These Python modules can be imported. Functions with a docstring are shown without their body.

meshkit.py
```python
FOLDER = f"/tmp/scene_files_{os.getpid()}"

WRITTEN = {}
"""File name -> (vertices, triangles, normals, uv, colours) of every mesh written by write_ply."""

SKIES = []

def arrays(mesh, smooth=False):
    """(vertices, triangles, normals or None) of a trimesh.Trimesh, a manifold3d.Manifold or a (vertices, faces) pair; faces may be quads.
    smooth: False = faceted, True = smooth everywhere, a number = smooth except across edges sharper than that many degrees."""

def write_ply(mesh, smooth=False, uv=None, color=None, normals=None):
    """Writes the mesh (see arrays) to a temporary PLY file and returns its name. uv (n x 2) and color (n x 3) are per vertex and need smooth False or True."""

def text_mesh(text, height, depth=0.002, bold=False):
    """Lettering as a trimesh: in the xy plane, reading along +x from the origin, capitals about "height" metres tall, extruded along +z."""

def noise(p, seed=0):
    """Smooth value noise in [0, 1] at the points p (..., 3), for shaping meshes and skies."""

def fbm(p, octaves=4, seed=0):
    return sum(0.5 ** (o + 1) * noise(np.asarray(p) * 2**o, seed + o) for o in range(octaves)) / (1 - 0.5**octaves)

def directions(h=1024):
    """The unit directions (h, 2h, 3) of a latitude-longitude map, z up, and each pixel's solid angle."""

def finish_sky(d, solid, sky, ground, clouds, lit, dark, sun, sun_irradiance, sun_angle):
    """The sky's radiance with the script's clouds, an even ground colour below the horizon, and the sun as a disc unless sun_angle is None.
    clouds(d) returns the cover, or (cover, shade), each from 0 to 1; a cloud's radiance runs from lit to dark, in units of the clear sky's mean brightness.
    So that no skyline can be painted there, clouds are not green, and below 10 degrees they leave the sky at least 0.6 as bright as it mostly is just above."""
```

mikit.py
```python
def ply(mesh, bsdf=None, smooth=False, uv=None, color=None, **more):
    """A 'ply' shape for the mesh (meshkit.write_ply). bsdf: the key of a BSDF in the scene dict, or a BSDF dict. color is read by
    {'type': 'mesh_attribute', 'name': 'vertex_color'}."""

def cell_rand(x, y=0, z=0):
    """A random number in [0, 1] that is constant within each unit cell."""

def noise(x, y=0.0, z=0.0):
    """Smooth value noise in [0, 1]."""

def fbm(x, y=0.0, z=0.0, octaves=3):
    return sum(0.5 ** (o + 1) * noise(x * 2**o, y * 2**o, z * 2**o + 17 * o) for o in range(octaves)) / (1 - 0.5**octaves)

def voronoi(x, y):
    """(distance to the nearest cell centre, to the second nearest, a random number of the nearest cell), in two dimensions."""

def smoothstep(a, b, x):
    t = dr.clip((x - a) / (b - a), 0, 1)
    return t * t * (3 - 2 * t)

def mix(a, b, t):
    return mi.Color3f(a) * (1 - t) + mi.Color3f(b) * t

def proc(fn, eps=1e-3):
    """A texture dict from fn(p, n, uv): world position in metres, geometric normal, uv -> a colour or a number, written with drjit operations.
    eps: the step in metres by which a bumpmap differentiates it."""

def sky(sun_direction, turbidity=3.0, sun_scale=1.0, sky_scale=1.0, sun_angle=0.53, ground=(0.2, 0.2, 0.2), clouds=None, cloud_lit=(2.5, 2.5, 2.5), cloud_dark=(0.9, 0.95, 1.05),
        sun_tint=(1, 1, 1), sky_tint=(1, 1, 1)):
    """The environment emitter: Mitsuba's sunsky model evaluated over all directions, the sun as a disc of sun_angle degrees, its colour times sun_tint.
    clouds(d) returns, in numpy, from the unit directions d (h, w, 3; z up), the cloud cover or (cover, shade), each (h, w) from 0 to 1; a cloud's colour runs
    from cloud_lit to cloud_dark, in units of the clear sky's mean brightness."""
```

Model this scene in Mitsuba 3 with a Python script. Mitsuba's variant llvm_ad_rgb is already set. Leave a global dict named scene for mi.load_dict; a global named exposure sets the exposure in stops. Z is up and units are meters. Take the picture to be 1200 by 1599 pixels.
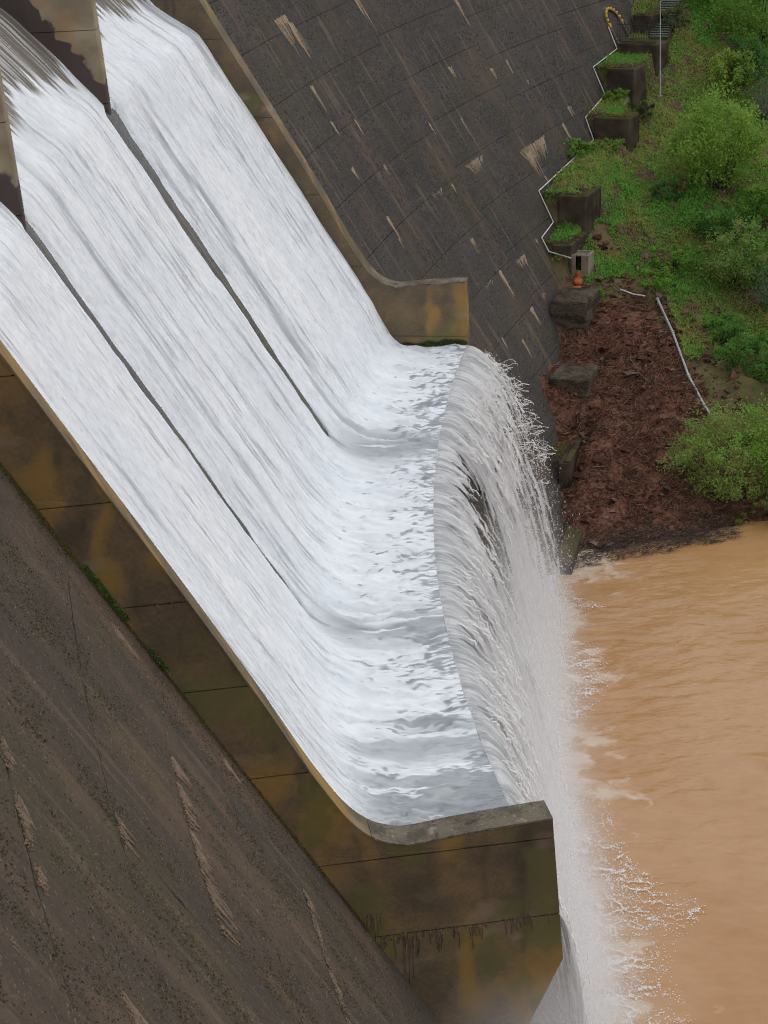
import math
import numpy as np
import trimesh
import drjit as dr
import mitsuba as mi
import mikit
import meshkit
from mikit import noise, fbm, smoothstep, mix, cell_rand
from scipy.interpolate import PchipInterpolator
from scipy.spatial import Delaunay

scene, labels = {}, {}
T = mi.ScalarTransform4f
rng = np.random.default_rng(7)

# ------------------------------------------------------------------ camera, sky, exposure
EYE = np.array([0.0, 0.0, 57.0])
PITCH, ROLL = math.radians(20.7227), math.radians(-2.6715)
_f = np.array([0, math.cos(PITCH), -math.sin(PITCH)])
_r = np.array([1.0, 0, 0])
_u = np.cross(_r, _f)
UP = -_r * math.sin(ROLL) + _u * math.cos(ROLL)
scene['camera'] = {'type': 'perspective', 'fov': 2 * math.degrees(math.atan(600 / 3312.05)), 'fov_axis': 'x', 'near_clip': 0.5, 'far_clip': 3000.0,
                   'to_world': T().look_at(origin=EYE.tolist(), target=(EYE + _f).tolist(), up=UP.tolist())}
scene['daylight'] = mikit.sky((0.30, 0.25, 0.92), turbidity=3, sun_scale=0.12, sun_angle=30, clouds=lambda d: 1.0,
                              cloud_lit=(2.45, 2.6, 2.8), cloud_dark=(0.9, 0.95, 1.05), sun_tint=(0.95, 1.0, 1.08))
exposure = 1.64

# ------------------------------------------------------------------ dam geometry: an arch about (CX, CY), downstream is towards the centre
CX, CY, R0 = 216.364, 94.330, 213.972
A_NEAR, A_FAR = -30.92, 38.99          # inner faces of the two training walls, metres of arc
A_PIER = {'A': 18.70, 'B': -5.75}
WALL_T = 1.23


def P(s, a, z):
    """downstream distance s from the lip, arc a along the dam, height z -> world"""
    s, a, z = np.broadcast_arrays(np.asarray(s, float), np.asarray(a, float), np.asarray(z, float))
    r, th = R0 - s, a / R0
    return np.stack([CX - r * np.cos(th), CY + r * np.sin(th), z], -1)


def face_s(z):
    return (8.5 - np.asarray(z, float)) / 1.7094


SL = math.atan(1.7094)
NS, NZ = math.sin(SL), math.cos(SL)     # outward normal of the sloping face in (s, z)

# floor (water surface) profile from the lip upstream
_s = [0.0]
_z = [18.0]
for s in np.linspace(-0.3, -4.2, 14):
    _s.append(s); _z.append(18 + 0.053 * s)
b0 = math.atan(0.053)
cs, cz, rb = -4.187 - 1.97 * 0.053, 17.778 + 1.97, 1.97
for t in np.linspace(-b0, SL, 24)[1:]:
    _s.append(cs - rb * math.sin(t)); _z.append(cz - rb * math.cos(t))
s1, z1 = _s[-1], _z[-1]
for s in np.linspace(s1, -16.6, 40)[1:]:
    _s.append(s); _z.append(z1 + (s1 - s) * 1.7094)
_dz = z1 + (s1 + 16.6) * 1.7094 - 36.88
og = PchipInterpolator([16.6, 17.2, 18.43, 19.3, 20.76, 21.5, 22.33, 24, 26, 28, 31], [36.88 + _dz, 37.8, 39.2, 40.3, 41.87, 42.65, 43.36, 44.6, 45.5, 45.9, 45.6])
for s in np.linspace(-16.6, -31, 60)[1:]:
    _s.append(s); _z.append(float(og(-s)))
_s, _z = np.array(_s), np.array(_z)
_v = np.r_[0, np.cumsum(np.hypot(np.diff(_s), np.diff(_z)))]
VMAX = _v[-1]


def prof(v, off=0.0):
    """(s, z) at flow distance v upstream of the lip, lifted off along the surface normal"""
    s, z = np.interp(v, _v, _s), np.interp(v, _v, _z)
    e = 0.15
    ds, dz = np.interp(v + e, _v, _s) - np.interp(v - e, _v, _s), np.interp(v + e, _v, _z) - np.interp(v - e, _v, _z)
    L = np.hypot(ds, dz) + 1e-9
    return s + off * dz / L, z - off * ds / L


def lip_s(a):
    u = (np.asarray(a, float) - A_NEAR) / (A_FAR - A_NEAR)
    return np.minimum(0.875 * np.clip(1 - u / 0.5, 0, 1) ** 2, 0.56)


# ------------------------------------------------------------------ helpers
def grid_faces(nu, nv):
    i, j = np.meshgrid(np.arange(nu - 1), np.arange(nv - 1), indexing='ij')
    k = (i * nv + j).ravel()
    return np.vstack([np.stack([k, k + nv, k + nv + 1], 1), np.stack([k, k + nv + 1, k + 1], 1)])


def numbered(name):
    if name not in scene and name not in labels:
        return name
    n = 1
    while f'{name}_{n:03d}' in scene or f'{name}_{n:03d}' in labels:
        n += 1
    return f'{name}_{n:03d}'


def put(name, mesh, bsdf, smooth=False, uv=None, color=None, label=None, cat=None, group=None, kind=None, parent=None):
    key = numbered(f'{parent}__{name}' if parent else name)
    if isinstance(mesh, (tuple, list)):
        mesh = (np.asarray(mesh[0], float), np.asarray(mesh[1], int))
    if color is not None and smooth is not False:
        smooth = True
    scene[key] = mikit.ply(mesh, bsdf, smooth=smooth, uv=uv, color=color)
    if label or kind:
        labels[key] = {k: v for k, v in (('label', label), ('category', cat), ('group', group), ('kind', kind)) if v}
    return key


def thing(name, label, cat, group=None):
    key = numbered(name)
    labels[key] = {'label': label, 'category': cat}
    if group:
        labels[key]['group'] = group
    return key


def cat_meshes(ms):
    vs, fs, n = [], [], 0
    for v, f in ms:
        vs.append(v); fs.append(np.asarray(f) + n); n += len(v)
    return np.vstack(vs), np.vstack(fs)


def tube(pts, rad, sides=6):
    p = np.asarray(pts, float)
    t = np.gradient(p, axis=0)
    t /= np.linalg.norm(t, axis=1, keepdims=True) + 1e-12
    ref = np.where(np.abs(t[:, 2:]) < 0.9, [[0, 0, 1.0]], [[1.0, 0, 0]])
    a = np.cross(t, ref); a /= np.linalg.norm(a, axis=1, keepdims=True) + 1e-12
    b = np.cross(t, a)
    ang = np.arange(sides) * 2 * np.pi / sides
    rad = np.broadcast_to(rad, (len(p),))
    v = p[:, None] + rad[:, None, None] * (np.cos(ang)[None, :, None] * a[:, None] + np.sin(ang)[None, :, None] * b[:, None])
    i, j = np.meshgrid(np.arange(len(p) - 1), np.arange(sides), indexing='ij')
    q = np.stack([i * sides + j, i * sides + (j + 1) % sides, (i + 1) * sides + (j + 1) % sides, (i + 1) * sides + j], -1).reshape(-1, 4)
    f = np.vstack([q[:, [0, 1, 2]], q[:, [0, 2, 3]]])
    n = len(v) * sides
    v = np.vstack([v.reshape(-1, 3), p[:1], p[-1:]])
    k = np.arange(sides); l = (len(p) - 1) * sides
    f = np.vstack([f, np.stack([(k + 1) % sides, k, k * 0 + n], 1), np.stack([l + k, l + (k + 1) % sides, k * 0 + n + 1], 1)])
    return v, f


def box(c, size, rz=0.0, bevel=0.03):
    """chamfered box, centre c, turned rz about z"""
    sx, sy, sz = np.array(size) / 2
    b = min(bevel, 0.3 * min(sx, sy, sz))
    pts = []
    for x in (-1, 1):
        for y in (-1, 1):
            for z in (-1, 1):
                pts += [(x * (sx - b), y * (sy - b), z * sz), (x * (sx - b), y * sy, z * (sz - b)), (x * sx, y * (sy - b), z * (sz - b))]
    h = trimesh.convex.convex_hull(np.array(pts))
    v = np.array(h.vertices)
    c0, s0 = math.cos(rz), math.sin(rz)
    v = np.stack([v[:, 0] * c0 - v[:, 1] * s0, v[:, 0] * s0 + v[:, 1] * c0, v[:, 2]], 1)
    return v + np.asarray(c, float), np.array(h.faces)


def rough_box(c, size, rz=0.0, amp=0.06, n=0.35, seed=0, freq=1.2):
    """weathered concrete: a subdivided box, edges worn, faces uneven"""
    m = trimesh.creation.box(size)
    while m.edges_unique_length.max() > n and len(m.faces) < 6000:
        m = m.subdivide()
    v = np.array(m.vertices)
    h = np.array(size) / 2
    e = np.sort(h - np.abs(v), axis=1)
    wear = np.clip(1 - e[:, 1] / 0.12, 0, 1) * (0.03 + 0.08 * meshkit.noise(v * 2.0 + seed, seed))
    d = v / (np.linalg.norm(v, axis=1, keepdims=True) + 1e-9)
    v = v - d * wear[:, None] + (np.stack([meshkit.fbm(v * freq + 9 * k + seed, 3, seed + k) for k in range(3)], 1) - 0.5) * 2 * amp
    c0, s0 = math.cos(rz), math.sin(rz)
    v = np.stack([v[:, 0] * c0 - v[:, 1] * s0, v[:, 0] * s0 + v[:, 1] * c0, v[:, 2]], 1)
    return v + np.asarray(c, float), np.array(m.faces)


# ------------------------------------------------------------------ materials
def arc_len(p):
    dx, dy = CX - p.x, p.y - CY
    return dr.atan2(dy, dx) * R0, dr.sqrt(dx * dx + dy * dy)


def dam_col(p, n, uv):
    a, r = arc_len(p)
    l = p.z / 0.863
    near = smoothstep(-20.0, -40.0, a)
    big = fbm(a * 0.12 + 3.0, l * 0.16, 1.5, 3)
    mid = fbm(a * 0.9, l * 0.9, 4.2, 4)
    run = noise(a * 1.1 + 2.0 * noise(a * 0.2, l * 0.2), l * 0.09, 7.0)
    run2 = noise(a * 3.5, l * 0.22, 2.0)
    fine = noise(a * 11.0, l * 11.0, 1.0) * 0.5 + noise(a * 28.0, l * 28.0, 5.0) * 0.5
    course = noise(a * 0.5, l * 4.2, 13.0) * 0.5 + noise(a * 1.7, l * 7.5, 14.0) * 0.5
    dark = mix((0.034, 0.031, 0.029), (0.047, 0.040, 0.033), near)
    pale = mix((0.094, 0.084, 0.076), (0.082, 0.062, 0.043), near)
    col = mix(dark, pale, smoothstep(0.28, 0.74, 0.30 * mid + 0.24 * big + 0.32 * fine + 0.14 * course))
    col = mix(col, mix((0.105, 0.074, 0.056), (0.130, 0.086, 0.058), near), smoothstep(0.45, 0.75, 0.2 * run + 0.1 * run2 + 0.7 * fbm(a * 0.5 + 30.0, l * 0.22, 6.0, 5)) * 0.75)
    col = mix(col, mi.Color3f(0.070, 0.064, 0.026), smoothstep(0.50, 0.70, fbm(a * 0.45 + 9.0, l * 0.16 + 3.0, 8.0, 4)) * smoothstep(0.35, 0.7, fine) * 0.6)
    col = mix(col, mi.Color3f(0.022, 0.020, 0.018), smoothstep(0.58, 0.74, noise(a * 8.0, l * 8.0, 3.0)) * smoothstep(0.40, 0.60, mid) * (0.8 - 0.62 * near))
    col = mix(col, mi.Color3f(0.155, 0.115, 0.080), smoothstep(0.66, 0.86, noise(a * 2.4, l * 0.11 + 2.0 * noise(a * 0.6, 1.0, 2.0), 21.0)) * smoothstep(0.40, 0.62, fbm(a * 1.4, l * 0.5, 22.0, 4)) * (0.6 - 0.25 * near))
    col = mix(col, mi.Color3f(0.24, 0.21, 0.17), smoothstep(0.86, 0.93, noise(a * 13.0, l * 24.0, 11.0)) * 0.55)
    return col * mi.Color3f(0.90, 0.87, 0.84)


def dam_bump(p, n, uv):
    a, r = arc_len(p)
    l = p.z / 0.863
    return 0.35 * noise(a * 3.0, l * 3.0, 1.0) + 0.5 * noise(a * 9.0, l * 9.0, 2.0) + 0.4 * noise(a * 24.0, l * 24.0, 4.0)


scene['m_dam'] = {'type': 'bumpmap', 'arbitrary': mikit.proc(dam_bump, 0.01), 'scale': 0.035,
                  'bsdf': {'type': 'twosided', 'bsdf': {'type': 'principled', 'base_color': mikit.proc(dam_col), 'roughness': 0.8, 'specular': 0.3}}}


scene['m_wet'] = {'type': 'bumpmap', 'arbitrary': mikit.proc(dam_bump, 0.01), 'scale': 0.02,
                  'bsdf': {'type': 'twosided', 'bsdf': {'type': 'principled', 'base_color': mikit.proc(dam_col), 'roughness': 0.3, 'specular': 0.5}}}


def wall_col(p, n, uv):
    a, r = arc_len(p)
    s = R0 - r
    h = s * 0.7 + a * 0.7
    wv = fbm(h * 0.8, p.z * 0.6, 12.0, 3)
    drip = noise(h * 1.6 + 2.2 * wv, p.z * 0.28 + wv, 3.0)
    drip2 = 0.5 * noise(h * 5.0 + 2.0 * wv, p.z * 0.5, 8.0) + 0.5 * fbm(h * 1.4, p.z * 1.1, 9.0, 3)
    blot = fbm(s * 0.45, a * 0.45, p.z * 0.5, 4)
    fine = noise(s * 12.0, a * 12.0, p.z * 9.0)
    col = mix((0.060, 0.043, 0.026), (0.125, 0.083, 0.042), smoothstep(0.3, 0.7, 0.6 * blot + 0.25 * drip + 0.15 * fine))
    col = mix(col, mi.Color3f(0.190, 0.108, 0.022), smoothstep(0.5, 0.78, 0.6 * drip + 0.4 * blot) * 0.75)
    col = mix(col, mi.Color3f(0.024, 0.022, 0.014), smoothstep(0.55, 0.8, 0.5 * drip2 + 0.5 * fbm(s * 0.3 + 7.0, a * 0.3, p.z * 0.3 + 2.0, 3)) * 0.85)
    col = mix(col, mi.Color3f(0.075, 0.072, 0.022), smoothstep(0.52, 0.68, fbm(h * 0.9 + 4.0, p.z * 0.5, 17.0, 4)) * 0.7)
    col = mix(col, mi.Color3f(0.17, 0.125, 0.085), smoothstep(0.62, 0.8, fbm(s * 0.5 + 20.0, a * 0.5, p.z * 0.7, 4)) * 0.6)
    return col * 1.62


def cap_col(p, n, uv):
    blot = fbm(p.x * 1.3, p.y * 1.3, p.z * 1.3, 4)
    fine = noise(p.x * 13.0, p.y * 13.0, p.z * 13.0)
    col = mix((0.09, 0.075, 0.055), (0.175, 0.145, 0.105), smoothstep(0.35, 0.65, 0.7 * blot + 0.3 * fine))
    col = mix(col, mi.Color3f(0.30, 0.27, 0.21), smoothstep(0.72, 0.8, noise(p.x * 9.0, p.y * 9.0, p.z * 9.0)) * smoothstep(0.45, 0.6, blot) * 0.7)
    return mix(col, mi.Color3f(0.035, 0.032, 0.02), smoothstep(0.62, 0.72, fbm(p.x * 2.0 + 5.0, p.y * 2.0, p.z * 2.0, 3)) * 0.7)


def wall_bump(p, n, uv):
    return 0.6 * noise(p.x * 2.0, p.y * 2.0, p.z * 2.0) + 0.4 * noise(p.x * 12.0, p.y * 12.0, p.z * 12.0)


scene['m_wall'] = {'type': 'bumpmap', 'arbitrary': mikit.proc(wall_bump, 0.01), 'scale': 0.025,
                   'bsdf': {'type': 'twosided', 'bsdf': {'type': 'principled', 'base_color': mikit.proc(wall_col), 'roughness': 0.55, 'specular': 0.4}}}
scene['m_cap'] = {'type': 'bumpmap', 'arbitrary': mikit.proc(wall_bump, 0.01), 'scale': 0.03,
                  'bsdf': {'type': 'twosided', 'bsdf': {'type': 'principled', 'base_color': mikit.proc(cap_col), 'roughness': 0.8, 'specular': 0.3}}}


def pier_col(p, n, uv):
    a, r = arc_len(p)
    s = R0 - r
    blot = fbm(s * 0.6, a, p.z * 0.6, 4)
    col = mix((0.21, 0.165, 0.105), (0.33, 0.27, 0.18), smoothstep(0.3, 0.7, blot))
    col = mix(col, mi.Color3f(0.33, 0.19, 0.08), smoothstep(0.55, 0.75, noise(s * 0.8 + 5.0, a, p.z * 0.5)) * 0.5)
    # height above the chute: the wet, algae-dark band of splash with a torn upper edge
    wet = p.z - (37.6 + (-17.0 - s) * 1.13) + (fbm(s * 1.3, p.z * 1.3, a, 4) - 0.5) * 2.4
    return mix(mi.Color3f(0.062, 0.044, 0.040), col, smoothstep(1.35, 1.6, wet))


scene['m_pier'] = {'type': 'bumpmap', 'arbitrary': mikit.proc(wall_bump, 0.01), 'scale': 0.02,
                   'bsdf': {'type': 'twosided', 'bsdf': {'type': 'principled', 'base_color': mikit.proc(pier_col), 'roughness': 0.6, 'specular': 0.4}}}


def band(u, u0, w):
    return dr.exp(-dr.square((u - u0) / w))


def chute_foam(u, v):
    """share of white water, 0..1"""
    fl = smoothstep(7.0, 3.6, v)                       # on the flat apron
    w = 1.6 * noise(u * 0.30, v * 0.07, 1.0)
    st = 0.34 * noise(u * 1.1 + w, v * 0.10, 2.0) + 0.33 * noise(u * 3.2 + w, v * 0.26, 3.0) + 0.33 * noise(u * 8.0, v * 0.8, 4.0)
    fluff = noise(u * 6.0, v * 2.2, 31.0) * noise(u * 17.0, v * 6.0, 33.0)
    slope = 1.0 - 0.55 * smoothstep(0.50, 0.82, st) - 0.45 * fluff
    # torn cells of foam on the apron
    wu, wv = fbm(u * 0.9, v * 0.7, 5.0, 3), fbm(u * 0.9 + 31.0, v * 0.7, 6.0, 3)
    c = 0.30 * noise(u * 1.9 + 1.6 * wu, v * 0.9 + 1.2 * wv, 7.0) + 0.40 * noise(u * 5.5 + 2.4 * wu, v * 2.6 + 2.4 * wv, 8.0) + 0.30 * noise(u * 10.0, v * 3.6 + wv, 9.0)
    th = 0.22 + 0.26 * smoothstep(3.8, 0.2, v + 2.2 * (noise(u * 0.45, 3.0, 1.0) - 0.5)) + 0.30 * smoothstep(-18.0, -21.5, u + 2.5 * (wv - 0.5)) * smoothstep(7.5, 3.5, v)
    apron = (0.55 * smoothstep(th - 0.06, th + 0.06, c) + 0.45 * smoothstep(th - 0.16, th + 0.2, c)) * (0.80 + 0.2 * noise(u * 3.0, v * 1.0, 12.0))
    long = noise(u * 1.9 + 1.2 * wu, v * 0.22, 15.0)
    apron = apron * (1.0 - 0.75 * smoothstep(-14.0, -17.5, u) * smoothstep(0.40, 0.58, long) * smoothstep(9.5, 5.5, v))
    f = slope * (1 - fl) + apron * fl
    return f


def pier_gap(u, v):
    """lanes of thin, less aerated water beside and below the pier noses"""
    wob = 0.5 * (noise(v * 0.25, 4.0, 2.0) - 0.5)
    flat = smoothstep(7.5, 4.0, v)
    side = band(u, 22.9 - 0.085 * (27.0 - v) + 2.0 * wob, 0.95) * smoothstep(29.0, 24.0, v) * smoothstep(0.28, 0.62, noise(u * 2.4, v * 0.25, 5.0))
    side2 = band(u, -0.2 - 0.12 * (27.0 - v) + wob, 0.6) * smoothstep(29.0, 26.5, v) * smoothstep(10.0, 20.0, v) * smoothstep(0.25, 0.55, noise(u * 3.0, v * 0.25, 9.0))
    seam = (band(u, 18.75, 0.42) * smoothstep(2.0, 5.0, v) + band(u, -5.75, 0.34) * smoothstep(2.6, 5.0, v)) * smoothstep(9.5, 7.0, v) * smoothstep(0.2, 0.45, noise(u * 4.0, v * 0.8, 3.0) + 0.2)
    side = dr.maximum(side, dr.minimum(seam * 1.2, 1.2))
    side3 = band(u, 37.6, 0.35) * smoothstep(24.0, 27.0, v) * 0.8
    out = band(u, 18.9, 2.1) * flat * smoothstep(0.22, 0.50, noise(u * 3.4, v * 0.28, 4.0) + 0.18)
    out2 = band(u, -5.6, 1.8) * flat * smoothstep(0.26, 0.52, noise(u * 3.4, v * 0.35, 5.0) + 0.14)
    return dr.maximum(dr.maximum(side, side2), dr.maximum(side3, dr.maximum(out, out2) * 1.15))


def chute_col(p, n, uv):
    u, v = uv.x, uv.y
    f = chute_foam(u, v)
    f = f * (1.0 - 0.78 * pier_gap(u, v))
    white = mix((0.80, 0.83, 0.86), (0.90, 0.915, 0.93), noise(u * 0.5, v * 0.15, 20.0))
    water = mix((0.27, 0.29, 0.31), (0.42, 0.44, 0.46), noise(u * 2.0, v * 0.8, 21.0))
    col = mix(water, white, f)
    # clear, river-brown sheet still gliding over the crest, breaking up along a torn front
    crest = v - 0.5 - 1.0 * smoothstep(17.0, 20.0, u) + 2.6 * (noise(u * 0.55, 1.0, 3.0) - 0.5) + 2.0 * (noise(u * 2.6, v * 0.3, 4.0) - 0.5)
    lines = noise(u * 6.0, v * 0.2, 14.0)
    clear = mix((0.15, 0.128, 0.105), (0.46, 0.45, 0.43), smoothstep(0.42, 0.85, lines))
    return mix(col, clear, smoothstep(30.6, 31.5, crest))


def chute_rough(p, n, uv):
    return 0.22 + 0.4 * chute_foam(uv.x, uv.y)


def chute_bump(p, n, uv):
    u, v = uv.x, uv.y
    fl = smoothstep(7.0, 3.6, v)
    return (1 - fl) * (0.5 * noise(u * 5.0, v * 0.6, 1.0) + 0.5 * noise(u * 13.0, v * 3.0, 2.0)) + fl * (0.6 * noise(u * 4.0, v * 1.8, 3.0) + 0.4 * noise(u * 12.0, v * 5.0, 4.0))


scene['m_chute'] = {'type': 'bumpmap', 'arbitrary': mikit.proc(chute_bump, 0.02), 'scale': 0.13,
                    'bsdf': {'type': 'twosided', 'bsdf': {'type': 'principled', 'base_color': mikit.proc(chute_col), 'roughness': mikit.proc(chute_rough), 'specular': 0.5}}}


def river_col(p, n, uv):
    b = fbm(p.x * 0.10 + 2.0, p.y * 0.06, 1.0, 4)
    c = fbm(p.x * 0.8, p.y * 1.4, 3.0, 3)
    base = mix((0.425, 0.212, 0.078), (0.48, 0.265, 0.118), smoothstep(0.3, 0.7, 0.7 * b + 0.3 * c))
    a, r = arc_len(p)
    film = fbm(p.x * 0.7 + 1.5 * c, p.y * 0.55, 6.0, 4) - 0.075 * (R0 - r - 6.6) + 0.02 * smoothstep(0.0, -12.0, a)
    return mix(base, mi.Color3f(0.64, 0.50, 0.38), smoothstep(0.36, 0.60, film) * 0.85)


def river_bump(p, n, uv):
    w = noise(p.x * 0.4, p.y * 0.4, 2.0)
    return 0.5 * noise(p.x * 0.9 + w, p.y * 2.0 + w, 1.0) + 0.3 * noise(p.x * 2.2, p.y * 4.4 + w, 3.0) + 0.2 * noise(p.x * 5.0, p.y * 9.0, 4.0)


scene['m_river'] = {'type': 'bumpmap', 'arbitrary': mikit.proc(river_bump, 0.02), 'scale': 0.06,
                    'bsdf': {'type': 'principled', 'base_color': mikit.proc(river_col), 'roughness': 0.22, 'specular': 0.5}}


def fall_col(p, n, uv):
    u, t = uv.x, uv.y
    st = 0.3 * noise(u * 1.3 + noise(u, t * 2.0), t * 1.5, 1.0) + 0.35 * noise(u * 5.0, t * 3.5, 2.0) + 0.35 * noise(u * 15.0, t * 9.0, 3.0)
    return mix((0.60, 0.61, 0.61), (0.92, 0.92, 0.92), smoothstep(0.30, 0.70, st + 0.10 * t))


scene['m_fall'] = {'type': 'principledthin', 'base_color': mikit.proc(fall_col), 'roughness': 0.6, 'diff_trans': 0.9, 'eta': 1.33}
scene['m_foam'] = {'type': 'twosided', 'bsdf': {'type': 'principled', 'base_color': {'type': 'rgb', 'value': [0.86, 0.85, 0.83]}, 'roughness': 0.6}}


def soil_col(p, n, uv):
    big = fbm(p.x * 0.16, p.y * 0.16, 2.0, 3)
    mid = fbm(p.x * 0.9, p.y * 0.9, p.z * 0.9, 4)
    fine = noise(p.x * 6.0, p.y * 6.0, p.z * 6.0)
    red = mix((0.060, 0.030, 0.021), (0.200, 0.096, 0.065), smoothstep(0.3, 0.7, 0.6 * mid + 0.4 * fine))
    earth = mix((0.085, 0.055, 0.036), (0.170, 0.112, 0.072), smoothstep(0.3, 0.7, mid))
    grass = mix((0.060, 0.095, 0.022), (0.105, 0.140, 0.038), smoothstep(0.3, 0.7, 0.5 * mid + 0.5 * fine))
    q = p.y - 0.34 * (p.x - 12.6)
    up = smoothstep(166.0, 172.0, q + 5.0 * (mid - 0.5) + smoothstep(22.0, 27.0, p.x) * 18.0)
    veg = smoothstep(0.42, 0.58, 0.6 * big + 0.4 * mid + 0.35 * smoothstep(18.0, 24.0, p.x + 4.0 * (mid - 0.5)) - 0.05)
    return mix(red, mix(earth, grass, veg * 0.75 * smoothstep(0.35, 0.6, fine)), up)


scene['m_soil'] = {'type': 'twosided', 'bsdf': {'type': 'diffuse', 'reflectance': mikit.proc(soil_col)}}
scene['m_vc'] = {'type': 'twosided', 'bsdf': {'type': 'diffuse', 'reflectance': {'type': 'mesh_attribute', 'name': 'vertex_color'}}}
scene['m_leaf'] = {'type': 'principledthin', 'base_color': {'type': 'mesh_attribute', 'name': 'vertex_color'}, 'roughness': 0.5, 'diff_trans': 1.1}


def rock_col(p, n, uv):
    blot = fbm(p.x * 0.9, p.y * 0.9, p.z * 1.6, 4)
    return mix((0.050, 0.038, 0.030), (0.140, 0.112, 0.085), smoothstep(0.3, 0.72, 0.7 * blot + 0.3 * noise(p.x * 9.0, p.y * 9.0, p.z * 9.0)))


def block_col(p, n, uv):
    run = noise(p.x * 2.0 + p.y * 1.0, p.z * 0.25, 4.0)
    blot = fbm(p.x * 0.9, p.y * 0.9, p.z * 0.9, 4)
    col = mix((0.048, 0.036, 0.028), (0.120, 0.092, 0.068), smoothstep(0.25, 0.85, 0.25 * run + 0.75 * blot))
    moss = smoothstep(0.55, 0.85, n.z) * smoothstep(0.30, 0.5, blot)
    return mix(col, mi.Color3f(0.088, 0.082, 0.036), moss * 0.85)


scene['m_block'] = {'type': 'bumpmap', 'arbitrary': mikit.proc(wall_bump, 0.01), 'scale': 0.05,
                    'bsdf': {'type': 'twosided', 'bsdf': {'type': 'diffuse', 'reflectance': mikit.proc(block_col)}}}


def flat_mat(key, rgb, rough=0.6, metallic=0.0, k=6.0, amp=0.3):
    def fn(p, n, uv, rgb=rgb):
        t = fbm(p.x * k, p.y * k, p.z * k, 3)
        return mi.Color3f(*rgb) * (1 - amp + 2 * amp * t)
    scene[key] = {'type': 'twosided', 'bsdf': {'type': 'principled', 'base_color': mikit.proc(fn), 'roughness': rough, 'metallic': metallic}}


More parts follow.
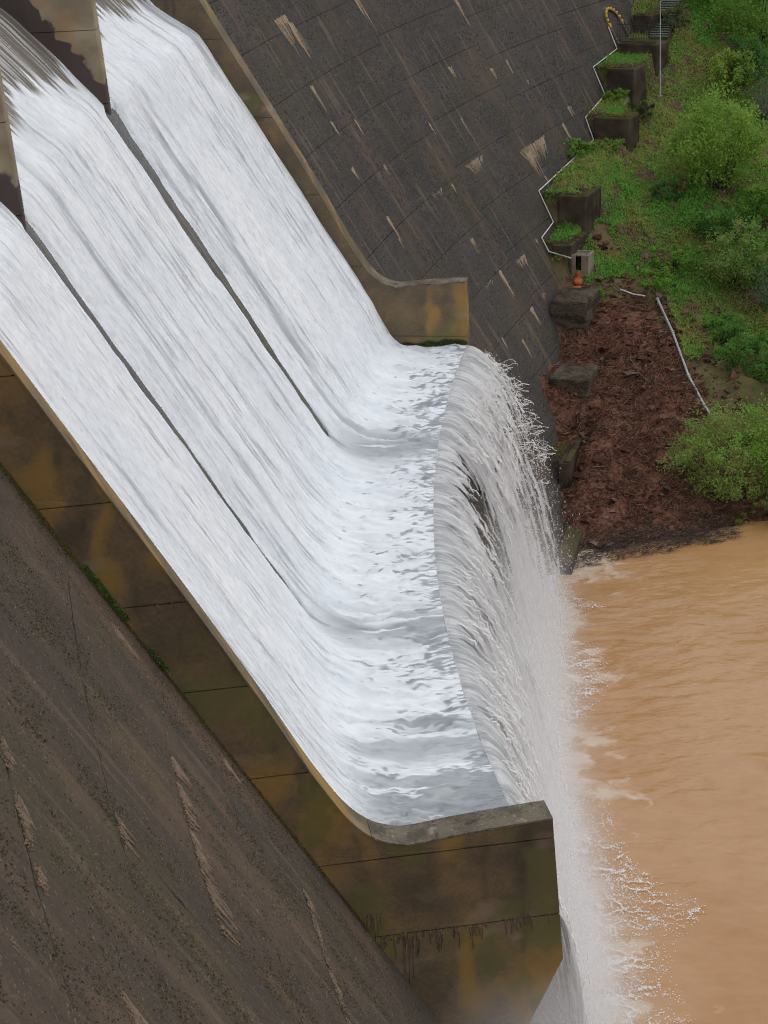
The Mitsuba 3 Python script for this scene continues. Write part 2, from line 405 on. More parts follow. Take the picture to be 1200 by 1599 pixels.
scene['m_rock'] = {'type': 'bumpmap', 'arbitrary': mikit.proc(wall_bump, 0.01), 'scale': 0.08, 'bsdf': {'type': 'twosided', 'bsdf': {'type': 'diffuse', 'reflectance': mikit.proc(rock_col)}}}
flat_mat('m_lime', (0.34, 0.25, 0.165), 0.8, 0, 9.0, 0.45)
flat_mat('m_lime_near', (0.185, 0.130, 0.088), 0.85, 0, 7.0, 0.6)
flat_mat('m_galv', (0.44, 0.46, 0.47), 0.45, 0.3, 3.0, 0.25)
flat_mat('m_pale', (0.62, 0.60, 0.55), 0.6, 0, 3.0, 0.2)
flat_mat('m_iron', (0.045, 0.042, 0.040), 0.6, 0.3, 5.0, 0.3)
flat_mat('m_yellow', (0.70, 0.46, 0.05), 0.5, 0, 3.0, 0.2)
flat_mat('m_rust', (0.36, 0.095, 0.025), 0.7, 0, 5.0, 0.4)
flat_mat('m_hut', (0.24, 0.20, 0.15), 0.8, 0, 2.5, 0.35)
flat_mat('m_tread', (0.17, 0.20, 0.19), 0.6, 0.2, 4.0, 0.3)
flat_mat('m_mossy', (0.055, 0.062, 0.020), 0.9, 0, 6.0, 0.5)

# ------------------------------------------------------------------ the left bank
_tq = np.array([110, 130, 136, 139.7, 143, 147, 154.5, 160, 165, 170, 174, 178, 185, 193, 199, 205, 212, 218, 230, 260, 330, 420.0])
_tz = np.array([-12, -6, -2.2, -0.2, 0.9, 2.6, 5.7, 7.7, 8.8, 10.9, 12.2, 14.4, 16.4, 18.4, 21.0, 24.0, 27.6, 30.8, 36, 50, 88, 130.0])
terrain_z0 = PchipInterpolator(_tq, _tz)


STEP_A = [79, 81.5, 82.0, 85.9, 86.3, 92, 102.9, 103.3, 109.8, 110.2, 116.0, 116.4, 121.4, 121.9, 130, 150]
STEP_Z = [13.0, 13.3, 14.1, 14.6, 17.2, 17.9, 18.8, 20.8, 21.6, 24.05, 24.5, 25.4, 25.5, 27.2, 32, 44]


def bank_z(x, y):
    x, y = np.asarray(x, float), np.asarray(y, float)
    q = y - 0.34 * (x - 12.6)
    p = np.stack([x, y, 0 * x], -1)
    z = terrain_z0(np.clip(q, 110, 419))
    away = np.clip((x - 20) / 20, 0, 1)
    z = z + 2.2 * away * (meshkit.fbm(p * 0.06 + 3, 3, 5) - 0.5) * np.clip((q - 143) / 10, 0, 1)
    z = z + 0.7 * (meshkit.fbm(p * 0.35, 4, 9) - 0.5) + 0.25 * (meshkit.fbm(p * 1.6, 3, 4) - 0.5)
    gully = np.exp(-((x - (19.0 + 0.05 * (y - 150))) / 1.4) ** 2) * np.clip((165 - q) / 8, 0, 1) * np.clip((q - 142) / 5, 0, 1)
    z = z - 0.7 * gully
    low = np.clip((168 - q) / 4, 0, 1) * np.clip((q - 141) / 3, 0, 1)
    ab = np.arctan2(y - CY, CX - x) * R0
    sb = R0 - np.hypot(CX - x, y - CY)
    near_dam = np.clip((5.5 - sb) / 1.2, 0, 1)
    for c_, w_, d_ in ((53.0, 5.5, 1.6), (61.5, 2.6, 0.9), (71.5, 2.4, 1.0)):
        z = z - near_dam * d_ * np.exp(-((ab - c_) / w_) ** 4)
    z = z + low * (2.0 * (meshkit.fbm(p * 0.45 + 7, 3, 14) - 0.5) + 0.5 * np.abs(meshkit.noise(p * 1.1 + 3, 15) - 0.5))
    # benches of the stepped abutment close to the dam
    a = np.arctan2(y - CY, CX - x) * R0
    s = R0 - np.hypot(CX - x, y - CY)
    step = np.interp(a, STEP_A, STEP_Z)
    lim = np.interp(a, [81, 90, 102, 109, 116, 121, 130], [-0.95, -1.0, -2.7, -4.9, -5.2, -8.6, -12])
    bw = np.interp(a, [81, 89, 92, 101, 102.4, 130], [0.3, 0.3, 3.0, 3.0, 0.3, 0.3])
    w = np.clip((lim - 0.15 - s) / bw + (bw > 1) * 0.6, 0, 1) * np.clip((a - 80.0) / 1.0, 0, 1)
    return z * (1 - w) + (step + 0.25 * (meshkit.fbm(p * 0.8, 3, 17) - 0.5)) * w


def ground_at(s, a):
    q = P(s, a, 0.0)
    return float(bank_z(q[..., 0], q[..., 1]))


# ---- BUILD
# ------------------------------------------------------------------ dam: core body and its faces of lift blocks
dam = thing('dam', 'dark weathered concrete arch dam with stepped lift joints, sloping down behind the white chute', 'dam')


def sheet(S, A, Z):
    v = P(S, A, Z)
    return v.reshape(-1, 3), grid_faces(*S.shape)


_c = [(-27.5, 40.5, -34.0, 41.2)]
# solid core: section polygon swept along the arc
core = np.array([(face_s(46.0) - 0.16, 46.0), (face_s(46.0) - 0.16, 55.3), (-30.5, 55.3), (-30.5, -6.0), (face_s(-6.0) - 0.16, -6.0)])
ms = []
for a0, a1 in ((-110.0, A_NEAR - WALL_T - 0.05), (A_FAR + WALL_T + 0.05, 150.0)):
    A = np.linspace(a0, a1, 40)
    ring = np.vstack([core, core[:1]])
    v = P(ring[:, 0][None, :], A[:, None], ring[:, 1][None, :]).reshape(-1, 3)
    put('core', (v, grid_faces(len(A), len(ring))), 'm_dam', smooth=30, parent=dam)
# under the chute: floor 0.3 m below the water, overhanging lip, face beneath it
vv = np.linspace(0, VMAX, 160)
fs, fz = prof(vv, -np.interp(vv, [0, 4, 7], [0.5, 0.45, 0.13]))
fs[0] = -0.05
under = np.array([(-0.05, 16.6), (-1.9, 11.75), (face_s(6.0), 6.0), (face_s(-6.0), -6.0), (-30.9, -6.0), (-31.2, 40.0)])
ring = np.vstack([np.stack([fs, fz], 1)[::-1], under, [(fs[-1], fz[-1])]])
A = np.linspace(A_NEAR - 0.06, A_FAR + 0.06, 60)
Sx = np.repeat(ring[:, 0][None, :], len(A), 0)
front = np.clip((ring[:, 0] + 2.0) / 2.0, 0, 1)
Sx = Sx + lip_s(A)[:, None] * front[None, :] * 0.9
v = P(Sx, A[:, None], ring[:, 1][None, :]).reshape(-1, 3)
put('spillway_floor', (v, grid_faces(len(A), len(ring))), 'm_wet', smooth=30, parent=dam)


def face_block(a0, a1, z0, z1, cell, amp, seed, g=0.013, step=0.04):
    """one concrete lift: slab lying in the sloping face, its edges turned into the joints"""
    na, nz = max(4, int((a1 - a0) / cell)), max(4, int((z1 - z0) / cell))
    A = np.r_[a0 + g, a0 + g, a0 + g + 0.04, np.linspace(a0, a1, na)[1:-1], a1 - g - 0.04, a1 - g, a1 - g]
    Zs = np.r_[z0 + g, z0 + g, z0 + g + 0.04, np.linspace(z0, z1, nz)[1:-1], z1 - g - 0.04, z1 - g, z1 - g]
    AA, ZZ = np.meshgrid(A, Zs, indexing='ij')
    off = np.zeros_like(AA)
    pos = np.stack([AA, ZZ / 0.86, AA * 0 + seed], -1)
    off += (meshkit.fbm(pos * 0.7, 3, 3) - 0.5) * amp * 2 + (meshkit.noise(pos * 4.0, 8) - 0.5) * amp
    off += (meshkit.noise(np.array([seed * 7.3, 1.0, 2.0])) - 0.5) * step
    edge = np.zeros_like(off)
    for k, d in ((0, -0.13), (1, -0.02)):
        edge[[k, -1 - k], :] = d
        edge[:, [k, -1 - k]] = np.minimum(edge[:, [k, -1 - k]], d)
    chip = 0.035 * (meshkit.noise(pos * 2.5, 5) ** 2)
    near_edge = np.zeros_like(off); near_edge[1:3] = 1; near_edge[-3:-1] = 1; near_edge[:, 1:3] = 1; near_edge[:, -3:-1] = 1
    off = off + edge - chip * near_edge
    off[[0, -1], :] = -0.14; off[:, [0, -1]] = -0.14
    return sheet(face_s(ZZ) + off * NS, AA, ZZ + off * NZ)


seed = 0
jn = [A_FAR + WALL_T - 0.02, 54.6, 72.6, 90.4, 108.0, 125.5, 143.0]
for i in range(len(jn) - 1):
    zl = np.r_[-4.0, np.arange(1.2, 46, 3.45)] + [0.0, 0.0, 0.55, -0.7, 0.4, 0.9][i]
    zl = np.r_[zl[zl < 44.8], 46.0]
    for z0, z1 in zip(zl[:-1], zl[1:]):
        p0 = P(face_s(z1), (jn[i] + jn[i + 1]) / 2, z1)
        if z1 < bank_z(p0[0], p0[1]) - 6 or z1 < 0:
            continue
        seed += 1
        put('block', face_block(jn[i], jn[i + 1], z0, z1, 0.6, 0.02, seed), 'm_dam', smooth=40, parent=dam)
jn = [-88.0, -70.0, -49.0, A_NEAR - WALL_T + 0.02]
for i in range(3):
    zl = np.array([6.0, 9.9, 13.2, 16.5, 19.8, 23.1, 26.4, 29.7, 33.6, 37.8, 41.7, 46.0])
    for z0, z1 in zip(zl[:-1], zl[1:]):
        seed += 1
        put('block', face_block(jn[i], jn[i + 1], z0, z1, 0.22, 0.016, seed, 0.008, 0.02), 'm_dam', smooth=40, parent=dam)


# ------------------------------------------------------------------ lime streaks on the faces
def ribbons(spec, seed):
    """torn crust of lime: many thin tapering ribbons running down the face from a joint"""
    r = np.random.default_rng(seed)
    out = []
    for (a, z, wid, length, n, thick, skew) in spec:
        for _ in range(int(n * 1.4)):
            a0 = a + (r.random() - 0.5) * wid
            z0 = z + r.normal() * 0.05 - skew * (a0 - a)
            L = length * (0.10 + 0.9 * r.random() ** 2.2)
            k = 9
            t = np.linspace(0, 1, k)
            w = 0.5 * thick * (0.3 + 1.2 * r.random()) * (1 - t) ** 0.8 * (0.6 + 0.8 * r.random(k)) + 0.003
            aa = a0 + (a - a0) * 0.35 * t + np.cumsum(r.normal(size=k)) * 0.02
            zz = z0 - L * NS * t
            h = 0.028 + 0.02 * r.random(k) * (1 - t)
            L_, R_ = P(face_s(zz) - 0.0, aa - w, zz), P(face_s(zz), aa + w, zz)
            M_ = P(face_s(zz) + h * NS, aa, zz + h * NZ)
            v = np.stack([L_, M_, R_], 1).reshape(-1, 3)
            out.append((v, grid_faces(k, 3)))
    return cat_meshes(out)


LIME = [  # arc, height, spread, length, count, ribbon half width, slant of the joint
    (57.2, 36.6, 2.6, 3.2, 26, 0.10, 0.0), (58.6, 36.0, 0.8, 3.4, 16, 0.13, 0.0), (55.4, 32.0, 0.5, 2.6, 12, 0.09, 0), (55.0, 29.5, 0.4, 1.4, 8, 0.08, 0),
    (54.5, 22.8, 0.6, 2.2, 14, 0.11, 0), (54.2, 21.3, 0.4, 0.8, 7, 0.10, 0), (53.6, 26.5, 0.5, 1.2, 8, 0.09, 0), (72.9, 36.0, 0.9, 3.6, 14, 0.10, 0), (90.9, 33.6, 0.7, 3.8, 14, 0.12, 0),
    (90.3, 27.3, 0.7, 1.5, 9, 0.07, 0), (94.0, 27.4, 0.4, 1.9, 8, 0.08, 0), (72.8, 25.9, 0.3, 1.7, 8, 0.09, 0), (77.2, 22.1, 4.8, 1.2, 40, 0.06, 0), (66.5, 21.9, 3.0, 0.7, 16, 0.05, 0),
    (90.0, 20.9, 6.5, 1.8, 70, 0.11, -0.02), (98.0, 21.1, 0.5, 2.6, 10, 0.10, 0), (88.5, 20.5, 1.6, 2.6, 26, 0.12, 0), (67.8, 17.9, 0.8, 1.2, 10, 0.10, 0), (69.6, 14.9, 0.6, 2.3, 14, 0.14, 0),
    (75.0, 14.6, 3.0, 0.9, 26, 0.09, 0), (66.0, 14.9, 2.6, 0.6, 14, 0.06, 0), (71.5, 11.5, 0.9, 1.7, 12, 0.12, 0), (75.5, 11.6, 0.8, 1.6, 10, 0.12, 0), (66.0, 10.4, 0.4, 1.6, 8, 0.08, 0),
        (-39.3, 29.75, 1.0, 0.9, 26, 0.05, 0), (-41.5, 29.75, 2.4, 0.8, 70, 0.016, 0), (-44.2, 29.72, 2.6, 0.9, 60, 0.012, 0), (-46.5, 29.7, 3.0, 1.3, 40, 0.010, 0), (-36.6, 23.15, 1.0, 0.6, 30, 0.04, 0), (-38.8, 23.12, 3.0, 0.30, 70, 0.016, 0), (-41.5, 23.12, 2.2, 0.4, 60, 0.014, 0), (-43.8, 23.1, 2.2, 0.6, 60, 0.022, 0),
        (-52.6, 37.85, 1.6, 0.4, 30, 0.010, 0), (-55.2, 37.8, 2.4, 0.5, 60, 0.012, 0), (-57.2, 37.75, 1.0, 0.4, 26, 0.016, 0), (-61.4, 39.3, 0.5, 0.3, 6, 0.012, 0), (-49.0, 33.6, 1.4, 0.8, 24, 0.010, 0), (-34.0, 31.6, 0.6, 1.6, 20, 0.03, 0), (-33.4, 26.5, 0.5, 1.4, 16, 0.02, 0), (-59.0, 35.8, 1.5, 1.8, 30, 0.010, 0)]
rl = np.random.default_rng(404)
for k in range(18):
    LIME.append((41 + 62 * rl.random(), float(rl.choice([11.5, 14.9, 18.3, 21.9, 25.3, 28.8, 32.2, 35.7])) + 0.2 * rl.normal(), 0.2 + 0.7 * rl.random() ** 2, 0.4 + 1.6 * rl.random(), int(4 + 9 * rl.random()), 0.05 + 0.05 * rl.random(), 0.0))
LIME = [L for L in LIME if L[0] < 0 or P(face_s(L[1]), L[0], L[1])[2] > float(bank_z(*P(face_s(L[1]), L[0], L[1])[:2])) + 0.4]
for i, L in enumerate(LIME):
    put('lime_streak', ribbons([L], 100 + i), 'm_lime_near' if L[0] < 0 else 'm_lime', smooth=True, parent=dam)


# ------------------------------------------------------------------ training walls
def wall(name, label, a_in, a_out, top_off, s_end, zj, chamfer, bev=0.05):
    """radial wall along the chute, split at its lift joints; a_in faces the water"""
    key = thing(name, label, 'wall')
    top = PchipInterpolator([-0.6, 1.0, 3.0, 4.5, 5.3, 5.85, 6.4, 7.25, 9.15, 10.95, 14.4, 16.0, 20.0, 24.0], [22.27, 22.2, 22.06, 21.93, 22.12, 22.45, 23.0, 24.3, 27.85, 31.1, 37.1, 39.9, 46.9, 53.9])
    ts = np.r_[s_end, np.linspace(-0.3, -7.5, 40), np.linspace(-7.5, -21, 40)[1:]]
    tz = top(-ts)
    cap_h = 0.07
    dts, dtz = np.gradient(ts), np.gradient(tz)
    dl = np.hypot(dts, dtz)
    us, uz = ts + cap_h * dtz / dl, tz - cap_h * np.abs(dts) / dl
    us = ts - cap_h * np.abs(dtz) / dl * np.sign(np.where(np.abs(dtz) < 0.02, 0, dtz))
    from shapely.geometry import Polygon, box as sbox
    tops = list(zip(ts, tz))
    bot = [(-30, 38), (face_s(44.0) - 0.7, 44.0), (face_s(10.5) - 0.7, 10.5)]
    poly = Polygon(tops + [(ts[-1] - 1.0, tz[-1])] + bot[1:] + chamfer).buffer(0)
    from shapely.geometry import LineString
    line = LineString([(2.0, float(top(0.6)))] + tops + [(ts[-1] - 2.0, tz[-1] + 3.5)])
    strip = line.buffer(cap_h, join_style=1)
    cap = poly.intersection(strip)
    body = poly.difference(strip)
    sg = 1 if a_out > a_in else -1

    def extrude(pg, m, part, grow=0.0, seed=0):
        geoms = getattr(pg, 'geoms', [pg])
        for g in geoms:
            if g.area < 0.15:
                continue
            g = g.simplify(0.004).segmentize(0.5)
            m3 = trimesh.creation.extrude_polygon(g, abs(a_out - a_in) + 2 * grow, engine='earcut')
            v = np.array(m3.vertices)
            wob = (meshkit.fbm(np.stack([v[:, 0] * 0.8, v[:, 1] * 0.8, v[:, 2] * 0 + seed], -1), 3, 4) - 0.5) * 0.035
            side = np.where(v[:, 2] > 0.5, 1, -1)
            aa = a_in + sg * (v[:, 2] - grow + side * wob * (v[:, 2] > 0.5))
            put(part, (P(v[:, 0], aa, v[:, 1]), np.array(m3.faces) if sg < 0 else np.array(m3.faces)[:, ::-1]), m, parent=key)

    zz = [-10] + zj + [60]
    for k in range(len(zz) - 1):
        extrude(body.intersection(sbox(-40, zz[k] + 0.02, 10, zz[k + 1] - 0.02)).buffer(-0.03, join_style=2).buffer(0.03), 'm_wall', 'panel', 0.0, k)
    extrude(body.buffer(-0.06), 'm_wall', 'core', -0.07, 50)
    extrude(cap.intersection(sbox(-5.75, 0, 5, 60)), 'm_cap', 'coping', 0.02, 60)
    extrude(cap.intersection(sbox(-40, 0, -5.77, 60)), 'm_wall', 'sloping_coping', 0.02, 61)
    return key


near_wall = wall('training_wall', 'near chute wall with brown stained lifts ending in a tall blunt block above the pool', A_NEAR, A_NEAR - WALL_T, 4.245, 0.34,
                 [18.55, 21.5, 25.0, 28.3, 31.4, 34.9, 39.15], [(-1.9, 11.77), (-0.62, 14.32), (0.62, 16.76)])
far_wall = wall('training_wall', 'far chute wall with ochre stained inner face beside the dark dam face', A_FAR, A_FAR + WALL_T, 4.15, 0.0,
                [18.6, 23.3, 28.0, 33.0, 38.0], [(-1.9, 11.77), (-0.62, 14.32), (0.0, 15.6)])

rw = np.random.default_rng(88)
for s0_, s1_, z_, n_, L_ in ((-5.6, -2.0, 18.5, 60, 0.9), (-1.4, 0.2, 18.6, 26, 0.7), (-7.0, -5.4, 19.4, 30, 1.2), (-4.9, -4.3, 18.3, 12, 2.0), (-8.6, -7.0, 21.6, 16, 0.6), (-12.6, -11.2, 31.45, 14, 0.4)):
    out = []
    for _ in range(n_):
        ss_ = s0_ + (s1_ - s0_) * rw.random(); Ln = L_ * (0.08 + 0.92 * rw.random() ** 3)
        t = np.linspace(0, 1, 7)
        w = 0.035 * (0.4 + rw.random()) * (1 - t) ** 0.7 + 0.003
        sx = ss_ + np.cumsum(rw.normal(size=7)) * 0.015
        zz = z_ + 0.06 * rw.normal() - Ln * t
        ao = A_NEAR - WALL_T
        out.append((np.stack([P(sx - w, ao + 0.02, zz), P(sx, ao - 0.035, zz), P(sx + w, ao + 0.02, zz)], 1).reshape(-1, 3), grid_faces(7, 3)))
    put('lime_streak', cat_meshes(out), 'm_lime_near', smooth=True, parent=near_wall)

# ------------------------------------------------------------------ piers between the bays
PIER_LAB = {'A': 'tan concrete pier between the two farther chute bays, with a wet dark foot', 'B': 'tan concrete pier at the left edge between the nearer chute bays'}
for k, a0 in A_PIER.items():
    key = thing('spillway_pier', PIER_LAB[k], 'pier', 'concrete piers splitting the chute into bays')
    a0 = {'A': 18.76, 'B': -6.0}[k]
    edges = [34.0, 37.9, 41.82, 46.0, 51.0]
    for z0, z1 in zip(edges[:-1], edges[1:]):
        g = 0.012
        Z = np.r_[z0 + g, np.linspace(z0 + 0.03, z1 - 0.03, 6), z1 - g]
        sec = []
        for z in Z:
            sn = -16.97 - max(0, z - 37.5) * 0.065
            inset = 0.025 if z in (Z[0], Z[-1]) else 0.0
            hw = 0.30 + 0.04 * max(0, z - 37.5) - inset
            hb = 0.85 - inset
            sec.append([(sn - inset, -hw * 0.7), (sn - 0.05 - inset, -hw), (sn - 3.5, -hb), (-30.5, -hb), (-30.5, hb), (sn - 3.5, hb), (sn - 0.05 - inset, hw), (sn - inset, hw * 0.7), (sn - inset, -hw * 0.7)])
        sec = np.array(sec)
        v = P(sec[..., 0], a0 + sec[..., 1], Z[:, None]).reshape(-1, 3)
        n = sec.shape[1]
        f = grid_faces(len(Z), n)
        top = np.arange(n - 1)
        capf = np.vstack([np.stack([top * 0, top, (top + 1)], 1), np.stack([top * 0 + (len(Z) - 1) * n, top + 1 + (len(Z) - 1) * n, top + (len(Z) - 1) * n], 1)])
        put('lift', (v, np.vstack([f, capf])), 'm_pier', parent=key)

# ------------------------------------------------------------------ water on the chute
U = np.arange(A_NEAR + 0.02, A_FAR - 0.01, 0.085)
V = np.r_[np.arange(0, 8, 0.085), np.arange(8, VMAX - 0.3, 0.14)]
UU, VV = np.meshgrid(U, V, indexing='ij')
slope_w = np.clip((VV - 4.2) / 4.0, 0, 1)
lane = np.clip(1.1 - np.exp(-((UU - 18.0) / 2.6) ** 2) - np.exp(-((UU + 6.3) / 2.2) ** 2), 0.05, 1)
base = 0.28 * slope_w * np.minimum(lane, 1)
bay3 = np.clip((UU - 19.5) / 16.0, 0, 1)
base = base + slope_w * 0.62 * bay3 ** 0.8
base = base + 0.42 * np.exp(-((VV - 5.4) / 1.7) ** 2)          # water piles up through the turn of the bucket
base = base * np.clip((31.5 - VV) / 3.0, 0.0, 1)
def trough(u0, w0, w1):
    d_ = UU - u0
    return np.where(d_ < 0, np.exp(-(d_ / w0) ** 4), np.exp(-(d_ / w1) ** 4))


dip = trough(18.75, 2.2, 1.25) + trough(-5.75, 1.8, 0.85)
dip = np.clip(dip, 0, 1) * np.clip((30 - VV) / 2, 0, 1) * (0.35 + 0.65 * np.clip((VV - 4) / 3, 0, 1))
ns = meshkit.fbm(np.stack([UU * 0.9, VV * 0.10, 0 * UU], -1), 4, 2) - 0.5
ns2 = meshkit.fbm(np.stack([UU * 3.0, VV * 0.35, 0 * UU + 5], -1), 3, 7) - 0.5
wu = meshkit.fbm(np.stack([UU * 0.9, VV * 0.7, 0 * UU], -1), 3, 12)
chop = meshkit.fbm(np.stack([UU * 1.5 + 1.5 * wu, VV * 0.7 + wu, 0 * UU + 9], -1), 4, 21) - 0.5
flat_w = 1 - np.clip((VV - 3.6) / 3.4, 0, 1)
disp = (1 - flat_w) * (0.22 * ns + 0.12 * ns2) + flat_w * 0.75 * chop * np.clip(VV / 0.8, 0.25, 1) * np.clip((UU + 30.5) / 5, 0.25, 1)
disp *= np.clip((31 - VV) / 4.0, 0.15, 1)
ridge = meshkit.noise(np.stack([UU * 2.6, VV * 0.12, 0 * UU], -1), 44) - 0.62
disp = disp + flat_w * 0.34 * ridge * (np.exp(-((UU - 18.9) / 2.4) ** 2) + np.exp(-((UU + 5.6) / 2.0) ** 2)) * np.clip(VV / 0.8, 0.3, 1)
off = (base + disp) * (1 - dip) - 0.06 * dip
# behind each pier nose the sheet stays parted: a ragged opening down to the wet floor
rag = 0.35 * (meshkit.noise(np.stack([UU * 5, VV * 0.8, 0 * UU], -1), 61) - 0.5) + 0.55 * (meshkit.noise(np.stack([UU * 1.6, VV * 1.3, 0 * UU], -1), 62) - 0.5) + 0.5 * (meshkit.noise(np.stack([0 * UU, VV * 0.4, 0 * UU + 4], -1), 63) - 0.5)
wob = 0.4 * (meshkit.noise(np.stack([0 * UU, VV * 0.25, 0 * UU], -1), 64) - 0.5)
f_ = np.clip((VV - 6) / 21, 0, 1)
V_TAIL = float(np.interp(16.9, -_s, _v))
gA = np.abs(UU - 18.75 + wob) + 0.45 * rag - (0.26 + 0.66 * f_)
gB = np.abs(UU + 5.75 + wob) + 0.45 * rag - (0.10 + 0.46 * f_)
gap_ = np.minimum(gA, gB) + 1.5 * np.clip(VV - V_TAIL, 0, 1) + 0.9 * np.clip(6.4 + 0.8 * rag - VV, 0, 1)
open_ = gap_ < 0
droop = np.clip(gap_ / 0.30, 0, 1)
off = off * droop - 0.15 * (1 - droop) * np.clip((VV - 3.5) / 2, 0, 1)
S_, Z_ = prof(VV.ravel(), 0.0)
S2_, Z2_ = prof(VV.ravel(), off.ravel())
S2_ = S2_.reshape(VV.shape) + lip_s(UU) * np.clip(1 - VV / 2.0, 0, 1)
v = P(S2_, UU, Z2_.reshape(VV.shape)).reshape(-1, 3)
f = grid_faces(len(U), len(V))
f = f[open_.ravel()[f].sum(1) < 2]
put('chute_water', (v, f), 'm_chute', smooth=True, uv=np.stack([UU, VV], -1).reshape(-1, 2), kind='structure',
    label='white foaming water racing down the concrete chute')

# ------------------------------------------------------------------ the fall from the lip
G = 9.81


def fall_pos(u, t, v0, push=0.0):
    s = v0 * t * (1 - 0.075 * t) + push
    z = 18.0 - 0.5 * G * t * t * (1 - 0.06 * t)
    return s, z


def curtain(du, nt, v_mid, seed, thr, push, wob):
    Uc = np.arange(A_NEAR - 0.3, A_FAR - 0.05, du)
    tt = np.linspace(0, 2.02, nt) ** 0.9 * 2.02 ** 0.1
    u, t = np.meshgrid(Uc, tt, indexing='ij')
    q = np.stack([u * 0.35, t * 0.15, 0 * u + seed], -1)
    slow = np.interp(Uc, [-32, -26, -20, -12, -2], [0.30, 0.42, 0.62, 0.86, 1.0])[:, None]
    v0 = (v_mid + 1.5 * (meshkit.fbm(q, 3, seed) - 0.5)) * slow
    fine = meshkit.fbm(np.stack([u * 2.2, t * 0.9, 0 * u + 3], -1), 3, seed + 3) - 0.5
    s, z = fall_pos(u, t, v0 + 0.5 * fine, push * np.clip(t * 2, 0, 1))
    s = s + lip_s(u) * 1.0
    k = np.clip(t / 1.6, 0, 1)
    n3 = np.stack([meshkit.fbm(np.stack([u * 1.6, z * 0.9, 0 * u + 20 * j], -1), 4, seed + 5 + j) - 0.5 for j in range(3)], -1)
    s = s + wob * k * 1.3 * n3[..., 0] * slow
    z = z + wob * k * 1.2 * n3[..., 1]
    uu = u + wob * k * 0.8 * n3[..., 2] + 0.10 * t * t * (u > 30) * (u - 30) / 9
    # coverage: solid near the lip, torn into strands and drops lower down, thin behind the piers
    warp = meshkit.fbm(np.stack([u * 0.8, t * 1.2, 0 * u + 1], -1), 3, seed + 11)
    A1 = meshkit.noise(np.stack([u * 1.9 + warp, t * 1.1 + 1.5 * warp, 0 * u], -1), seed + 1)
    A2 = meshkit.noise(np.stack([u * 4.5 + warp, t * 3.4, 0 * u], -1), seed + 2)
    A3 = meshkit.noise(np.stack([u * 9.5, t * 9.0, 0 * u], -1), seed + 4)
    kk = np.clip((t - 0.2) / 0.8, 0, 1)
    st = A1 * (0.5 - 0.25 * kk) + A2 * 0.28 + A3 * (0.22 + 0.25 * kk)
    gap = np.exp(-((u - (18.6 - 4.2 * np.minimum(t, 0.95))) / (1.0 + 4.6 * np.clip(t, 0.1, 0.85))) ** 4) * np.clip((t - 0.20) * 2.0, 0.0, 1) * np.clip((1.75 - t) * 2, 0, 1) * 0.46
    gap = gap + 0.24 * np.clip((u - 25) / 9, 0, 1) * np.clip((t - 0.5) / 0.7, 0, 1)
    gap = gap + 0.16 * np.exp(-((u - 37.0) / 1.2) ** 2) * np.clip(t * 3, 0, 1)
    th = thr + 0.17 * np.clip((t - 0.25) / 0.7, 0, 1) + gap
    keep = st > th
    v = P(s, uu, np.maximum(z, -0.3)).reshape(-1, 3)
    f = grid_faces(len(Uc), len(tt))
    kf = keep.ravel()
    f = f[(kf[f].sum(1) >= 2) & (v[f][:, :, 2].max(1) > -0.2)]
    used, inv = np.unique(f, return_inverse=True)
    return v[used], inv.reshape(-1, 3), np.stack([u, t], -1).reshape(-1, 2)[used]


v1, f1, uv1 = curtain(0.075, 170, 3.45, 1, 0.20, 0.0, 0.12)
v2, f2, uv2 = curtain(0.07, 170, 3.6, 31, 0.50, 0.03, 0.22)
v3, f3, uv3 = curtain(0.085, 130, 3.1, 61, 0.42, -0.05, 0.25)
put('waterfall', (np.vstack([v1, v2, v3]), np.vstack([f1, f2 + len(v1), f3 + len(v1) + len(v2)])), 'm_fall', smooth=True, uv=np.vstack([uv1, uv2, uv3]), kind='structure',
    label='white water falling from the curved lip into the brown pool')

# drops and flung strings of water round the fall
r = np.random.default_rng(77)
ms = []
tet = np.array([[1, 0, 0], [-1, 0, 0], [0, 1, 0], [0, -1, 0], [0, 0, 1], [0, 0, -1.0]])
tf = np.array([[0, 2, 4], [2, 1, 4], [1, 3, 4], [3, 0, 4], [2, 0, 5], [1, 2, 5], [3, 1, 5], [0, 3, 5]])
n = 17000
u = np.where(r.random(n) < 0.55, A_FAR - 13 * r.random(n) ** 1.4, A_NEAR + 70 * r.random(n))
t = 0.35 + 1.6 * r.random(n)
slowf = lambda a_: np.interp(a_, [-32, -26, -20, -12, -2], [0.30, 0.42, 0.62, 0.86, 1.0])
s, z = fall_pos(u, t, (3.5 + np.clip(0.6 * r.normal(size=n), -0.15, 1.5)) * slowf(u))
t = np.where(np.abs(u - (18.6 - 4.2 * np.minimum(t, 0.95))) < 1 + 3.6 * t, np.where(r.random(n) < 0.5, 9.0, t), t)
u = u + 0.25 * t * r.normal(size=n) + 0.15 * t * t * (u > 34)
keep_ = t < 5
s, u, z, t, n = s[keep_], u[keep_], z[keep_], t[keep_], int(keep_.sum())
c = P(s + lip_s(u) + 0.15 * r.normal(size=n), u, np.maximum(z + 0.3 * r.normal(size=n), 0.02))
size = 0.009 + 0.036 * r.random(n) ** 4
v = c[:, None] + tet[None] * size[:, None, None] * (0.5 + r.random((n, 6, 1))) * np.array([1, 1, 1.6])
f = (tf[None] + 6 * np.arange(n)[:, None, None]).reshape(-1, 3)
ms.append((v.reshape(-1, 3), f))
